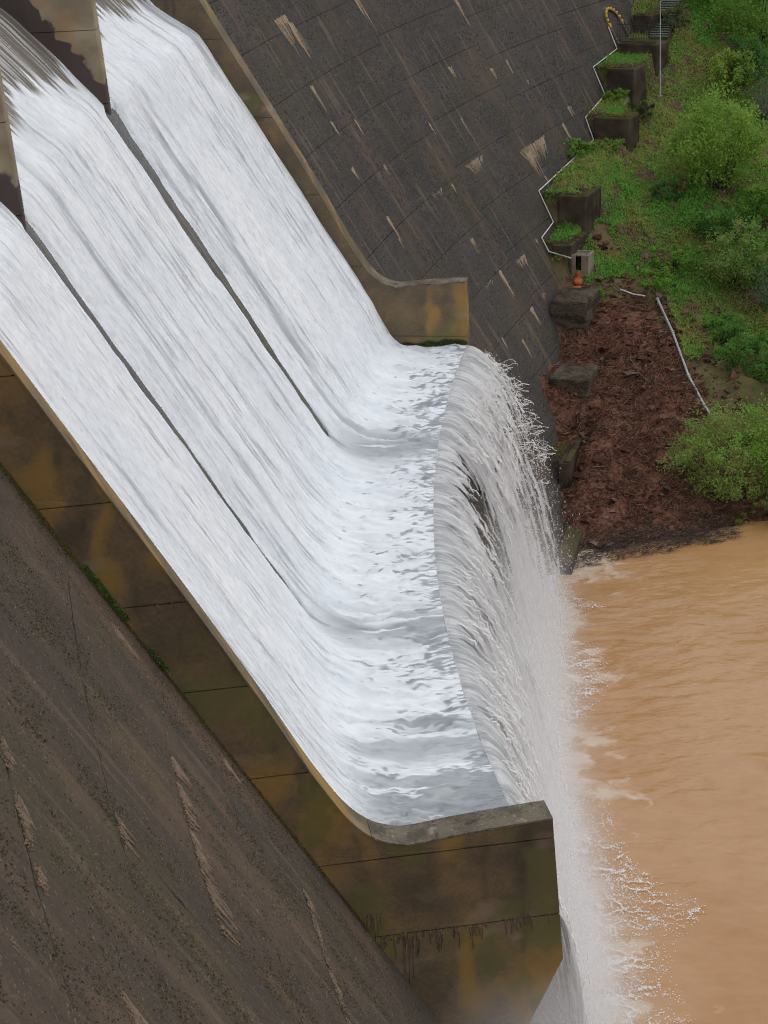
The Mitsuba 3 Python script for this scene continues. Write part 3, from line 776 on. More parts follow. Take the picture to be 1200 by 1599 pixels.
for k in range(230):
    u0 = A_FAR - 0.2 - 11 * r.random() ** 1.6
    t0 = 0.28 + 1.0 * r.random()
    s0, z0 = fall_pos(u0, t0, 3.9 + 0.5 * r.random())
    m = r.integers(5, 10)
    L = 0.25 + 0.75 * r.random()
    d = np.array([0.5 + 0.6 * r.random(), 0.5 * r.normal() + 0.5, 0.25 * r.normal() - 0.1])
    stp = np.cumsum(d[None] * L / m + r.normal(size=(m, 3)) * 0.07, 0)
    p = P(s0 + stp[:, 0], u0 + stp[:, 1], z0 + stp[:, 2] - 0.3 * (np.arange(m) / m) ** 2)
    ms.append(tube(p, 0.011 + 0.012 * r.random() + 0.010 * (np.arange(m) == m - 1), 4))
for k in range(380):                      # crests thrown forward by pulses of foam over the whole curtain
    u0 = A_NEAR + 69.5 * r.random()
    t0 = 0.15 + 0.75 * r.random()
    v0 = (3.6 + 0.6 * r.random()) * float(slowf(u0))
    if abs(u0 - (18.6 - 4.2 * t0)) < 0.8 + 3.6 * t0:
        continue
    m = 8
    tt = t0 + np.linspace(0, 0.16 + 0.14 * r.random(), m)
    s0, z0 = fall_pos(u0, tt, v0)
    uu = u0 + np.cumsum(r.normal(size=m)) * 0.05
    ms.append(tube(P(s0 + lip_s(u0) + 0.12 + 0.05 * r.normal(size=m), uu, z0 + 0.04 * r.normal(size=m)), 0.012 + 0.05 * r.random() * np.linspace(0.3, 1, m) ** 2 + 0.005, 4))
put('spray', cat_meshes(ms), 'm_foam', kind='stuff', label='drops and strings of white spray flung off the falling water', cat='spray')

# ------------------------------------------------------------------ the river and its foam
X = np.r_[np.linspace(-60, 4, 12)[:-1], np.arange(4, 42, 0.22), np.geomspace(42, 600, 24)[1:]]
Y = np.r_[np.linspace(-120, 70, 24)[:-1], np.arange(70, 152, 0.24), np.linspace(152, 260, 10)[1:]]
XX, YY = np.meshgrid(X, Y, indexing='ij')
q = np.stack([XX, YY, 0 * XX], -1)
w = meshkit.fbm(q * 0.3, 2, 1)[..., None] * np.array([1.0, 1.6, 0])
h = 0.16 * (meshkit.fbm(q * np.array([0.45, 0.9, 1]) + w, 4, 3) - 0.5) + 0.30 * (meshkit.fbm(q * 0.22, 2, 8) - 0.5) * np.exp(-np.clip(XX - 9, 0, 99) / 9)
h = h * np.where((XX > 4) & (XX < 44) & (YY > 69) & (YY < 153), 1, 0)
put('river', (np.stack([XX, YY, h], -1).reshape(-1, 3), grid_faces(len(X), len(Y))), 'm_river', smooth=True, kind='structure', label='muddy orange brown river pool below the fall')

X = np.arange(5.0, 17.0, 0.048)
Y = np.arange(70, 136.5, 0.06)
XX, YY = np.meshgrid(X, Y, indexing='ij')
th = np.arctan2(YY - CY, CX - XX); aa = th * R0; ss = R0 - np.hypot(CX - XX, YY - CY)
reach = 0.85 * np.interp(YY, [70, 76, 82, 86, 89, 92, 94, 97, 100, 103, 106, 109, 112, 115, 118, 121, 124, 126, 128.5, 130.5, 132, 134], [6.2, 6.4, 6.0, 5.4, 5.8, 7.8, 6.6, 4.6, 4.2, 3.9, 2.2, 1.9, 2.2, 3.4, 4.6, 4.2, 3.8, 1.8, 1.8, 4.2, 2.0, 0.3])
d = (ss - 5.1 * np.interp(aa, [-32, -26, -20, -12, -2], [0.45, 0.55, 0.7, 0.88, 1.0])) / (reach + 0.3)
q = np.stack([XX, YY, 0 * XX], -1)
wx = np.stack([meshkit.fbm(q * 0.55 + 5 * k, 3, 40 + k) for k in range(2)] + [0 * XX], -1)
n1 = meshkit.noise(q * 0.95 + 2.4 * wx, 51)
n2 = meshkit.noise(q * 2.4 + 2.6 * wx, 52)
n3 = meshkit.noise(q * 6.5 + 2.0 * wx, 53)
lace = np.maximum(np.maximum(1 - np.abs(2 * n1 - 1) * 7.5, 0.9 - np.abs(2 * n2 - 1) * 5.0), 0.62 - np.abs(2 * n3 - 1) * 3.2)
big = meshkit.fbm(q * 0.5, 3, 60)
keep = lace + 1.1 * (big - 0.5) > 0.0 + 0.80 * np.clip(d, 0, 2) ** 1.4 - 0.5 * np.clip(0.4 - d, 0, 1)
keep &= (d < 1.25) & (ss > 3.2)
hz = 0.06 + 0.07 * lace * np.clip(1 - d, 0, 1) + 0.7 * np.clip(0.45 - d, 0, 1) * (meshkit.fbm(q * 1.2, 4, 62) - 0.2)
hz = np.where((XX > 4), hz, hz) + 0.15 * (meshkit.fbm(q * 0.22, 2, 8) - 0.5)
v = np.stack([XX, YY, hz], -1).reshape(-1, 3)
f = grid_faces(len(X), len(Y)); f = f[keep.ravel()[f].sum(1) >= 2]
solid = lace + 1.1 * (big - 0.5) > 0.55 + 1.3 * np.clip(d, 0, 2) ** 1.2
f = f[(solid & keep).ravel()[f].sum(1) >= 2]
used, inv = np.unique(f, return_inverse=True)
ms = [(v[used], inv.reshape(-1, 3))]
# froth: flecks of bubbles, thick along the lace and thinning out over the water
rf = np.random.default_rng(606)
field = np.clip(lace, 0, 1) ** 2.6 * np.clip(1.15 - np.clip(d, 0, 3), 0, 1) ** 0.8 * np.clip(0.35 + 2.2 * (big - 0.36), 0.05, 1.6) + 0.9 * np.clip(0.30 - d, 0, 1) + 0.03 * np.clip(0.9 - d, 0, 1)
field *= (ss > 3.0) & (XX > 5)
pr = (field / field.sum()).ravel()
m_ = 420000
k = rf.choice(len(pr), m_, p=pr)
c = v[k] + np.column_stack([rf.random(m_) * 0.048, rf.random(m_) * 0.06, 0.01 + 0.03 * rf.random(m_)])
sz = 0.018 + 0.034 * rf.random(m_) ** 2
az = rf.random(m_) * 6.283
tri = np.stack([c + np.column_stack([np.cos(az + o) * sz, np.sin(az + o) * sz, 0.3 * sz * rf.normal(size=m_)]) for o in (0, 2.1, 4.2)], 1).reshape(-1, 3)
ms.append((tri, np.arange(3 * m_).reshape(-1, 3)))
put('foam', cat_meshes(ms), 'm_foam', smooth=False, kind='stuff', label='lacy white foam spreading over the brown water at the foot of the fall', cat='foam')

# mist standing over the foot of the fall
NX, NY, NZ_ = 56, 100, 40
lo, hi = np.array([-2.0, 40.0, -0.5]), np.array([20.0, 141.0, 17.0])
zc, yc, xc = np.meshgrid(*[lo[k] + (np.arange(nn) + 0.5) / nn * (hi[k] - lo[k]) for k, nn in ((2, NZ_), (1, NY), (0, NX))], indexing='ij')
th = np.arctan2(yc - CY, CX - xc); aa = th * R0; ss = R0 - np.hypot(CX - xc, yc - CY)
hh = np.clip(zc, 0, None)
top = np.interp(aa, [-60, -44, -34, -26, -10, 5, 14, 24, 31, 36, 40], [2.0, 5.0, 12.5, 12.5, 11.0, 10.5, 9.5, 8.5, 6.5, 3.5, 1.0])
edge = 5.9 * np.interp(aa, [-47, -32, -26, -20, -12, -2], [0.3, 0.42, 0.56, 0.72, 0.9, 1.0]) + 2.2 * (meshkit.fbm(np.stack([xc, yc, zc], -1) * 0.35, 3, 71) - 0.5) + lip_s(aa) - 0.11 * hh
den = np.exp(-(hh / (0.72 * top + 0.01)) ** 1.7) / (1 + np.exp((ss - edge) / 0.5)) / (1 + np.exp((np.clip(5.0 - 0.16 * (hh - 3).clip(0), 2.5, 9) - 6.2 * np.clip((2 - aa) / 22, 0, 1) - ss) / 0.4))
den *= 0.6 + 0.8 * meshkit.fbm(np.stack([xc, yc, zc], -1) * np.array([0.5, 0.45, 0.35]), 3, 70)
den *= np.clip((37.5 - aa) / 8, 0, 1) * np.clip((aa + 47) / 5, 0, 1)
den[:, :, [0, -1]] = 0; den[[-1]] = 0
scene['mist_air'] = {'type': 'heterogeneous', 'albedo': {'type': 'rgb', 'value': [0.988, 0.992, 0.996]}, 'scale': 1.25,
                     'sigma_t': {'type': 'gridvolume', 'grid': mi.VolumeGrid(np.ascontiguousarray(den[..., None].astype(np.float32))), 'to_world': T().translate(lo.tolist()).scale((hi - lo).tolist())}}
scene['mist'] = {'type': 'cube', 'to_world': T().translate(((lo + hi) / 2).tolist()).scale(((hi - lo) / 2).tolist()), 'bsdf': {'type': 'null'},
                 'interior': {'type': 'ref', 'id': 'mist_air'}}
labels['mist'] = {'label': 'pale mist rising where the water strikes the pool', 'category': 'mist', 'kind': 'stuff'}

# ------------------------------------------------------------------ left bank ground
X = np.r_[np.linspace(-20, 8, 12)[:-1], np.arange(8, 42, 0.32), np.linspace(42, 160, 40)[1:]]
Y = np.r_[np.linspace(110, 136, 16)[:-1], np.arange(136, 222, 0.42), np.linspace(222, 420, 60)[1:]]
XX, YY = np.meshgrid(X, Y, indexing='ij')
put('hillside', (np.stack([XX, YY, bank_z(XX, YY)], -1).reshape(-1, 3), grid_faces(len(X), len(Y))), 'm_soil', smooth=True, kind='structure', label='steep bank of red earth and grass beside the dam')


# abutment blocks, stepping up the bank against the dam face
def abut(label, s1, a0, a1, z0, z1, seed, m='m_block', s0=None, amp=0.035):
    zc_ = z0
    sa = face_s(z0) - 1.2 if s0 is None else s0
    c = P((sa + s1) / 2, (a0 + a1) / 2, (z0 + z1) / 2)
    rz = -((a0 + a1) / 2) / R0
    k = put('abutment_block', rough_box(c, (s1 - sa, a1 - a0, z1 - z0), rz, amp, 0.3, seed), m, smooth=35, label=label, cat='concrete block', group='abutment blocks stepping up the bank')
    return k


abut('mossy topped concrete block at the foot of the stepped row, behind the small hut', -0.95, 81.2, 86.0, 11.0, 14.3, 1)
abut('largest abutment block with mossy grass top and dark streaked faces', -0.95, 85.8, 90.2, 12.5, 17.45, 2)
abut('brown abutment block with grassy top, third up the stepped row', -2.7, 102.5, 105.4, 17.0, 20.95, 3)
abut('dark abutment block below the fenced terrace', -4.9, 109.4, 112.6, 19.5, 24.25, 4)
abut('pale brown terrace block carrying the iron fence', -5.2, 115.6, 118.6, 22.5, 25.55, 5)
abut('tall block with dry grass top behind the iron fence', -8.2, 121.0, 125.0, 24.0, 27.5, 6)
abut('dark broken block jutting from the red earth below the hut', 2.1, 74.4, 79.0, 8.0, 11.35, 7, 'm_rock', amp=0.11)
abut('rounded grey block half buried in the middle of the red earth slope', 4.3, 64.9, 69.0, 4.4, 7.75, 8, 'm_rock', amp=0.13)
abut('low mossy block beside the waterfall with a dark slot', 3.7, 55.6, 61.5, -1.0, 4.1, 9)
abut('thin upright slab beside the waterfall block', 4.55, 55.9, 62.5, -1.0, 4.25, 10, s0=4.05)
abut('wet block standing in the water behind the spray', 6.2, 44.0, 52.0, -2.0, 0.9, 11)

# ------------------------------------------------------------------ pipe line along the dam toe
LINE = [(-10.75, 116.35, 27.0), (-9.55, 115.75, 25.0), (-9.25, 109.6, 24.25), (-7.75, 108.9, 21.8), (-7.2, 102.9, 20.8), (-6.1, 102.1, 18.9), (-5.4, 86.0, 17.7), (-3.9, 85.3, 15.2), (-3.7, 81.35, 14.8), (-3.0, 81.1, 13.7), (-0.9, 81.0, 13.25)]
pts = [P(s + (0.12 if abs(s - face_s(z)) < 0.8 else 0), a, z) for s, a, z in LINE]
fine = []
for p0, p1 in zip(pts[:-1], pts[1:]):
    for t in np.linspace(0, 1, 7)[:-1]:
        fine.append(p0 + (p1 - p0) * t)
fine.append(pts[-1])
fine = np.array(fine)
put('drain_pipe', tube(fine, 0.055, 6), 'm_pale', smooth=40, label='thin pale pipe zigzagging up the stepped edge of the dam face', cat='pipe')

# grey pipe running down the bank
key = thing('bank_pipe', 'grey metal pipe running down beside the red earth slope', 'pipe')


def on_bank(x, y, h=0.0):
    return np.array([x, y, float(bank_z(x, y)) + h])


run = [(23.6, 171.1), (24.0, 165.1), (24.5, 159.8), (25.3, 157.0), (25.75, 155.5)]
pp = np.array([on_bank(x, y, 0.42) for x, y in run])
xs = np.linspace(0, 1, 5)
for k in range(4):
    seg = np.array([pp[k] + (pp[k + 1] - pp[k]) * t for t in np.linspace(0.015, 0.985, 6)])
    put('length', tube(seg, 0.10, 8), 'm_galv', smooth=40, parent=key)
for k in range(5):
    d_ = (pp[min(k + 1, 4)] - pp[max(k - 1, 0)]); d_ /= np.linalg.norm(d_)
    put('flange', tube(np.array([pp[k] - d_ * 0.07, pp[k] + d_ * 0.07]), 0.15, 10), 'm_galv', smooth=40, parent=key)
    put('support', tube(np.array([pp[k] - [0, 0, 0.7], pp[k] - [0, 0, 0.08]]), 0.05, 6), 'm_galv', smooth=40, parent=key)
pp2 = np.array([on_bank(x, y, 0.25) for x, y in [(20.6, 172.0), (21.6, 171.7), (22.6, 171.4)]])
put('bank_pipe', tube(pp2, 0.07, 8), 'm_galv', smooth=40, label='short length of grey pipe lying on the bank above the red slope', cat='pipe')

# ------------------------------------------------------------------ weir hut with an open top and its rusty outflow
key = thing('weir_chamber', 'small square concrete chamber with a dark slot, below the mossy block', 'chamber')
hs, ha, hz0, hz1 = -0.4, 82.2, 11.6, 13.45
rz = -ha / R0
wlen = 1.75


def hut_box(ds, da, z, size, part, m='m_hut', label=None):
    k = put(part, box(P(hs + ds, ha + da, z), size, rz, 0.02), m, parent=key, label=label)


for ds in (-0.56, 0.56):
    hut_box(ds, -0.80, (hz0 + hz1) / 2, (0.62, 0.16, hz1 - hz0), 'front_wall')
hut_box(0, -0.80, hz0 + 0.25, (0.48, 0.158, 0.5), 'sill')
hut_box(-0.80, 0.0, (hz0 + hz1) / 2 - 0.002, (0.16, 1.43, hz1 - hz0), 'side_wall')
hut_box(0.80, 0.0, (hz0 + hz1) / 2 - 0.002, (0.16, 1.43, hz1 - hz0), 'side_wall')
hut_box(0, 0.80, (hz0 + hz1) / 2 - 0.004, (1.74, 0.16, hz1 - hz0), 'back_wall')
hut_box(0, 0.02, hz1 - 0.12, (1.42, 1.40, 0.08), 'lid', 'm_cap')
r = np.random.default_rng(5)
pts, fcs = [], []
m = trimesh.creation.icosphere(subdivisions=3)
v = np.array(m.vertices) * np.array([0.42, 0.9, 0.30])
v = v + (meshkit.fbm(v * 3, 3, 5) - 0.5)[:, None] * 0.25 * np.array(m.vertices)
c = P(hs + 0.12, ha - 1.5, hz0 - 0.25)
rust = [(v + c, np.array(m.faces))]
v2_ = np.array(m.vertices) * np.array([0.30, 0.30, 0.55]) + (meshkit.fbm(np.array(m.vertices) * 3 + 8, 3, 6) - 0.5)[:, None] * 0.25 * np.array(m.vertices)
rust.append((v2_ + P(hs + 0.05, ha - 0.98, hz0 - 0.05), np.array(m.faces)))
rust.append((v * np.array([0.8, 0.6, 0.6]) + P(-2.6, 80.6, 12.3), np.array(m.faces)))
rust.append((v * np.array([1.0, 1.0, 0.7]) + P(hs + 0.3, ha - 2.4, 11.0), np.array(m.faces)))
put('rust_deposit', cat_meshes(rust[:2] + rust[3:]), 'm_rust', smooth=True, label='bright orange iron deposit below the slot of the concrete chamber', cat='deposit')
put('rust_deposit', rust[2], 'm_rust', smooth=True, label='small orange iron deposit at the dam foot left of the concrete chamber', cat='deposit')

# ------------------------------------------------------------------ fence, stairs, pole, gallery arch
key = thing('iron_fence', 'dark iron bar fence on the terrace edge at the top of the bank', 'fence')
fa = 115.85
for zz_ in (25.75, 27.35):
    put('rail', tube(np.array([P(s, fa, zz_) for s in np.linspace(-9.4, -5.35, 5)]), 0.04, 6), 'm_iron', smooth=40, parent=key)
for s in np.linspace(-9.4, -5.35, 25):
    put('bar', tube(np.array([P(s, fa, 25.55), P(s, fa, 27.5)]), 0.026, 5), 'm_iron', parent=key)
key = thing('stair', 'narrow metal stair climbing the bank beside the fenced terrace', 'stair')
b0, b1 = np.array([29.2, 212.2, 25.5]), np.array([31.9, 219.6, 28.6])
side = np.cross((b1 - b0) / np.linalg.norm(b1 - b0), [0, 0, 1]); side /= np.linalg.norm(side)
hd = (b1 - b0) * [1, 1, 0]; rzs = math.atan2(side[1], side[0])
for sg in (-0.95, 0.95):
    q0, q1 = b0 + side * sg, b1 + side * sg
    put('stringer', tube(np.array([q0 - [0, 0, 0.12], q1 - [0, 0, 0.12]]), 0.11, 4), 'm_iron', parent=key)
    put('handrail', tube(np.array([q0 + [0, 0, 0.95], q1 + [0, 0, 0.95]]), 0.03, 6), 'm_iron', smooth=40, parent=key)
for k in range(18):
    c = b0 + (b1 - b0) * (k + 0.5) / 18
    put('tread', box(c, (1.84, 0.32, 0.06), rzs, 0.01), 'm_tread', parent=key)
key = thing('lamp_post', 'slender pale grey post standing in the grass by the terrace', 'lamp post')
b = P(-3.95, 113.6, 0); b[2] = bank_z(b[0], b[1])
put('pole', tube(np.array([b - [0, 0, 0.3], b + [0, 0, 4], b + [0, 0, 9.0]]), [0.085, 0.07, 0.05], 10), 'm_galv', smooth=40, parent=key)
put('base_plate', box(b + [0, 0, 0.05], (0.4, 0.4, 0.08)), 'm_galv', parent=key)
put('arm', tube(np.array([b + [0, 0, 8.9], b + [0.5, -0.2, 9.3], b + [1.2, -0.5, 9.4]]), 0.035, 6), 'm_galv', smooth=40, parent=key)
put('lamp_head', box(b + [1.45, -0.6, 9.38], (0.7, 0.25, 0.14), -0.4), 'm_galv', parent=key)
key = thing('gallery_arch', 'arched gallery doorway in the dam face outlined with yellow markers', 'doorway')
ga, gz = 118.05, 27.15


def arch_pts(rad, n, z_low):
    t = np.linspace(0, math.pi, n)
    a, z = ga + rad * np.cos(t), gz + rad * np.sin(t)
    return np.r_[ga + rad, a, ga - rad], np.r_[z_low, z, z_low]


oa, oz = arch_pts(1.5, 15, 25.3)
ia, iz = arch_pts(1.22, 15, 25.3)
sf = face_s(25.3) + 0.35 + 0 * oa
ring = np.stack([P(face_s(oz) - 0.3, oa, oz), P(face_s(oz) + 0.22, oa, oz), P(face_s(iz) + 0.22, ia, iz), P(face_s(iz) - 0.3, ia, iz)], 1)
put('portal', (ring.reshape(-1, 3), grid_faces(len(oa), 4)), 'm_cap', parent=key)
fan = P(face_s(iz) - 0.05, ia, iz)
put('door', (np.vstack([fan, fan.mean(0)]), np.stack([np.arange(len(fan)), np.r_[np.arange(1, len(fan)), 0], np.full(len(fan), len(fan))], 1)), 'm_iron', parent=key)
ma, mz = arch_pts(1.36, 11, 27.0)
for a_, z_ in list(zip(ma, mz))[1:]:
    put('marker', box(P(face_s(z_) + 0.26, a_, z_), (0.2, 0.25, 0.25), -a_ / R0, 0.05), 'm_yellow', parent=key)

# ------------------------------------------------------------------ vegetation
def leaves(c, size, r, tint, jitter=0.25, up=0.3, asp=0.5):
    """one small folded leaf (two triangles) at every point c; random tilt and tint"""
    n = len(c)
    d = r.normal(size=(n, 3)); d[:, 2] += up; d /= np.linalg.norm(d, axis=1, keepdims=True)
    e = np.cross(d, r.normal(size=(n, 3))); e /= np.linalg.norm(e, axis=1, keepdims=True) + 1e-9
    sz = np.broadcast_to(size, (n,)) * (0.6 + 0.8 * r.random(n))
    nrm = np.cross(d, e)
    v = np.stack([c - d * sz[:, None] * 0.5, c + e * (sz * asp * 0.5)[:, None] + nrm * (sz * 0.08)[:, None], c + d * sz[:, None] * 0.5, c - e * (sz * asp * 0.5)[:, None] + nrm * (sz * 0.08)[:, None]], 1).reshape(-1, 3)
    k = 4 * np.arange(n)[:, None]
    f = np.concatenate([k + np.array([[0, 1, 2]]), k + np.array([[0, 2, 3]])], 0)
    tint = np.asarray(tint, float) * np.array([2.05, 2.05, 2.4])
    if tint.ndim == 1:
        tint = np.repeat(tint[None], n, 0)
    col = tint * (1 + jitter * (2 * r.random((n, 1)) - 1)) * (1 + 0.12 * (2 * r.random((n, 3)) - 1))
    return v, f, np.repeat(np.clip(col, 0.004, 1), 4, 0)


def bush(name, label, cat, x, y, w, h, n, tint, tint2, seed, leaf=0.26, lift=0.0, group=None, clumps=None, bare=0.0):
    r = np.random.default_rng(seed)
    z = float(bank_z(x, y))
    key = thing(name, label, cat, group)
    nc = clumps or int(14 + 2.2 * w * h)
    # clump centres: shell-weighted inside an uneven ellipsoid standing on the ground
    d = r.normal(size=(nc, 3)); d /= np.linalg.norm(d, axis=1, keepdims=True)
    rad = (0.35 + 0.65 * r.random(nc) ** 0.5)
    lob = 0.5 + 0.95 * meshkit.noise(d * 1.9 + seed, seed)
    cc = d * (rad * lob)[:, None] * np.array([w / 2, w / 2, h / 2]) + np.array([x, y, z + h * 0.5 + lift])
    cc[:, 2] = np.maximum(cc[:, 2], z + 0.15)
    cs_ = (0.22 + 0.5 * r.random(nc) ** 1.5) * min(w, h) * 0.22
    per = max(8, n // nc)
    k = np.repeat(np.arange(nc), per)
    g = r.normal(size=(len(k), 3)) * np.array([1, 1, 0.75])
    g = g / np.maximum(np.linalg.norm(g, axis=1, keepdims=True), 1e-6) * (np.abs(r.normal(size=(len(k), 1))) * 0.55 + 0.55)
    c = cc[k] + g * cs_[k][:, None]
    c[:, 2] = np.maximum(c[:, 2], bank_z(c[:, 0], c[:, 1]) + 0.04)
    mixk = r.random(nc)[k]
    t = np.asarray(tint)[None] * (1 - mixk[:, None]) + np.asarray(tint2)[None] * mixk[:, None]
    v, f, col = leaves(c, leaf, r, t)
    put('crown', (v, f), 'm_leaf', color=col, parent=key)
    br = []
    base = np.array([x, y, z - 0.2])
    for j in range(min(nc, 9 + int(bare * 40))):
        e = cc[r.integers(nc)]
        mid = base + (e - base) * 0.5 + r.normal(size=3) * 0.12 * w * 0.3
        p = np.array([base + r.normal(size=3) * [0.15, 0.15, 0], mid, e])
        tt = np.linspace(0, 1, 7)[:, None]
        q = (1 - tt) ** 2 * p[0] + 2 * tt * (1 - tt) * p[1] + tt ** 2 * p[2]
        br.append(tube(q, np.linspace(0.05 + 0.012 * h, 0.012, 7), 5))
    v, f = cat_meshes(br)
    put('branches', (v, f), 'm_vc', smooth=40, color=np.repeat(np.array([[0.10, 0.085, 0.065]]) if bare == 0 else np.array([[0.20, 0.19, 0.17]]), len(v), 0), parent=key)


LIGHT, LIGHT2 = (0.170, 0.262, 0.058), (0.140, 0.215, 0.036)
MID, MID2 = (0.100, 0.190, 0.036), (0.135, 0.190, 0.038)
DEEP, DEEP2 = (0.048, 0.112, 0.030), (0.070, 0.140, 0.032)
OLIVE, OLIVE2 = (0.165, 0.180, 0.052), (0.120, 0.130, 0.046)
BUSH = [  # name, label, x, y, w, h, leaves, tints, leaf size
    ('shrub', 'yellow green shrub leaning over the water at the end of the red earth slope', 25.0, 147.4, 7.4, 6.8, 11000, LIGHT, OLIVE, 0.22),
    ('shrub', 'bright green shrub on the shore at the right edge, beside the yellow green shrub', 30.6, 148.4, 7.8, 7.8, 10500, (0.136, 0.255, 0.037), LIGHT2, 0.24),
    ('shrub', 'low olive shrub hanging into the brown water at the right edge', 28.6, 145.4, 6.0, 2.4, 3200, OLIVE, OLIVE2, 0.22),
    ('tree', 'widest light green tree crown, in the middle of the upper bank', 31.6, 187.6, 9.0, 8.2, 13000, (0.157, 0.232, 0.044), LIGHT2, 0.30),
    ('shrub', 'small round lime green shrub above the widest light green tree', 35.6, 206.5, 4.2, 4.2, 3800, (0.192, 0.247, 0.051), LIGHT2, 0.26),
    ('tree', 'tall mid green tree at the top right corner', 39.6, 214.5, 9.5, 8.5, 9500, MID, LIGHT2, 0.30),
    ('tree', 'mid green tree behind the lamp post grass, left of the top right tree', 36.0, 221.0, 7.0, 5.5, 6000, MID, MID2, 0.30),
    ('shrub', 'dark green shrub under the top right tree', 37.6, 208.5, 6.0, 4.4, 4000, DEEP, DEEP2, 0.28),
    ('bare_shrub', 'grey twiggy shrub with few leaves at the upper right edge', 38.4, 203.5, 4.5, 5.0, 900, (0.11, 0.12, 0.09), DEEP2, 0.26),
    ('shrub', 'dark green shrub below the widest light green tree', 30.6, 180.0, 5.5, 3.4, 4200, DEEP, MID, 0.28),
    ('shrub', 'dark shrub on the open grass left of the light green tree', 26.0, 184.4, 3.0, 2.0, 1700, DEEP, DEEP2, 0.24),
    ('shrub', 'withered brown shrub on the open grass', 27.3, 186.0, 2.4, 1.8, 1000, (0.17, 0.11, 0.05), (0.12, 0.08, 0.04), 0.22),
    ('shrub', 'green shrub at the right edge below the light green tree', 35.5, 182.5, 7.0, 4.6, 6000, MID, LIGHT2, 0.28),
    ('shrub', 'large mid green shrub on the middle of the bank', 30.6, 174.0, 6.6, 5.0, 6500, MID, OLIVE, 0.26),
    ('shrub', 'blue green shrub at the right edge above the middle shrub', 34.0, 175.5, 5.5, 4.2, 4200, DEEP2, MID, 0.26),
    ('bare_shrub', 'grey branched shrub at the right edge beside the dark green shrubs', 33.4, 169.5, 4.5, 4.6, 1300, (0.09, 0.10, 0.06), DEEP, 0.24),
    ('shrub', 'deep green shrub at the right edge above the bright shore shrub', 30.4, 161.5, 6.0, 3.6, 5600, DEEP2, MID, 0.26),
    ('shrub', 'low green shrub right of the bare earth track', 28.0, 165.5, 4.4, 2.2, 3200, MID, DEEP2, 0.24),
    ('shrub', 'bright green leafy shrub at the head of the grey bank pipe', 23.8, 173.0, 3.2, 1.9, 2600, (0.128, 0.247, 0.034), MID, 0.22),
    ('shrub', 'bright leafy weeds above the bank pipe shrub', 25.6, 176.0, 4.0, 1.9, 3000, (0.136, 0.240, 0.037), MID, 0.22),
    ('shrub', 'brown leaved shrub on the terrace above the second block', 25.9, 200.6, 3.0, 1.8, 1600, (0.080, 0.068, 0.036), (0.06, 0.08, 0.025), 0.24),
    ('shrub', 'leafy green weeds growing below the brown block', 22.0, 192.0, 3.6, 1.1, 2400, (0.120, 0.217, 0.037), MID, 0.24),
    ('shrub', 'leafy weeds growing on the terrace at the dam edge', 18.8, 190.5, 3.6, 1.6, 2300, (0.128, 0.225, 0.037), MID, 0.24),
    ('shrub', 'leafy weeds at the foot of the dark upper block', 23.6, 201.0, 2.8, 1.3, 1500, (0.120, 0.210, 0.037), MID, 0.22),
    ('shrub', 'grey green bush beside the metal stair', 31.4, 215.0, 3.4, 2.4, 2000, (0.07, 0.085, 0.04), OLIVE2, 0.24),
    ('shrub', 'small bright tuft on the edge of the dark broken block', 18.4, 171.2, 2.4, 0.9, 1200, (0.136, 0.247, 0.034), MID, 0.18),
]
for i, (nm, lab, x, y, w, h, n, t1, t2, lf) in enumerate(BUSH):
    bush(nm, lab, 'tree' if nm == 'tree' else 'shrub', x, y, w, h, n, t1, t2, 300 + i, lf, bare=1.0 if nm == 'bare_shrub' else 0.0)

# grass and weeds over the bank
r = np.random.default_rng(900)
n = 290000
x = 12 + 40 * r.random(n); y = 158 + 72 * r.random(n)
q = y - 0.34 * (x - 12.6)
p3 = np.stack([x, y, 0 * x], -1)
cov = 0.55 * meshkit.fbm(p3 * 0.25, 3, 91) + 0.45 * meshkit.fbm(p3 * 0.9, 3, 92) + 0.022 * np.clip(x - 19, -4, 6) + 0.05 * np.clip((y - 180) / 10, 0, 1)
track = np.exp(-((x - (26.6 + 0.08 * (y - 165))) / 0.9) ** 2) * ((y > 156) & (y < 170))
cov = cov - 0.16 * track
ok = (q > 158) & (cov > 0.40) & ((x > 24.5 + 0.0 * y) | (q > 171))
rr = R0 - np.hypot(CX - x, y - CY)
zg = bank_z(x, y)
ok &= rr > face_s(zg) + 0.1
ar_ = np.arctan2(y - CY, CX - x) * R0
ok &= ~((ar_ > 115.4) & (ar_ < 119.0) & (rr < -5.0))
st_ = (x - 29.2) * 0.344 + (y - 212.2) * 0.939
ok &= ~((np.abs((x - 29.2) * 0.939 - (y - 212.2) * 0.344) < 1.2) & (st_ > -0.8) & (st_ < 9))
x, y, zg, p3 = x[ok], y[ok], zg[ok], p3[ok]
hum = meshkit.fbm(p3 * 0.5, 3, 93)
t = np.clip((meshkit.fbm(p3 * 0.35, 3, 95) - 0.35) / 0.3, 0, 1)[:, None]
tint = np.array([[0.110, 0.225, 0.040]]) * (1 - t) + np.array([[0.190, 0.205, 0.058]]) * t
dry = (meshkit.fbm(p3 * 0.6, 3, 97) > 0.66)[:, None]
tint = np.where(dry, np.array([[0.18, 0.14, 0.075]]), tint)
hgt = 0.05 + 0.9 * r.random(len(x)) * np.clip(hum - 0.3, 0.1, 1)
v, f, col = leaves(np.stack([x, y, zg + hgt], -1), 0.20 + 0.22 * hum, r, tint, 0.3, 0.9, 0.4)
nb = 26000
k = r.integers(0, len(x), nb)
bx, by = x[k] + 0.15 * r.normal(size=nb), y[k] + 0.15 * r.normal(size=nb)
bz = bank_z(bx, by)
bl = 0.25 + 0.75 * r.random(nb) ** 1.5 * np.clip(hum[k] * 1.6, 0.4, 1.2)
lean = r.normal(size=(nb, 2)) * 0.35
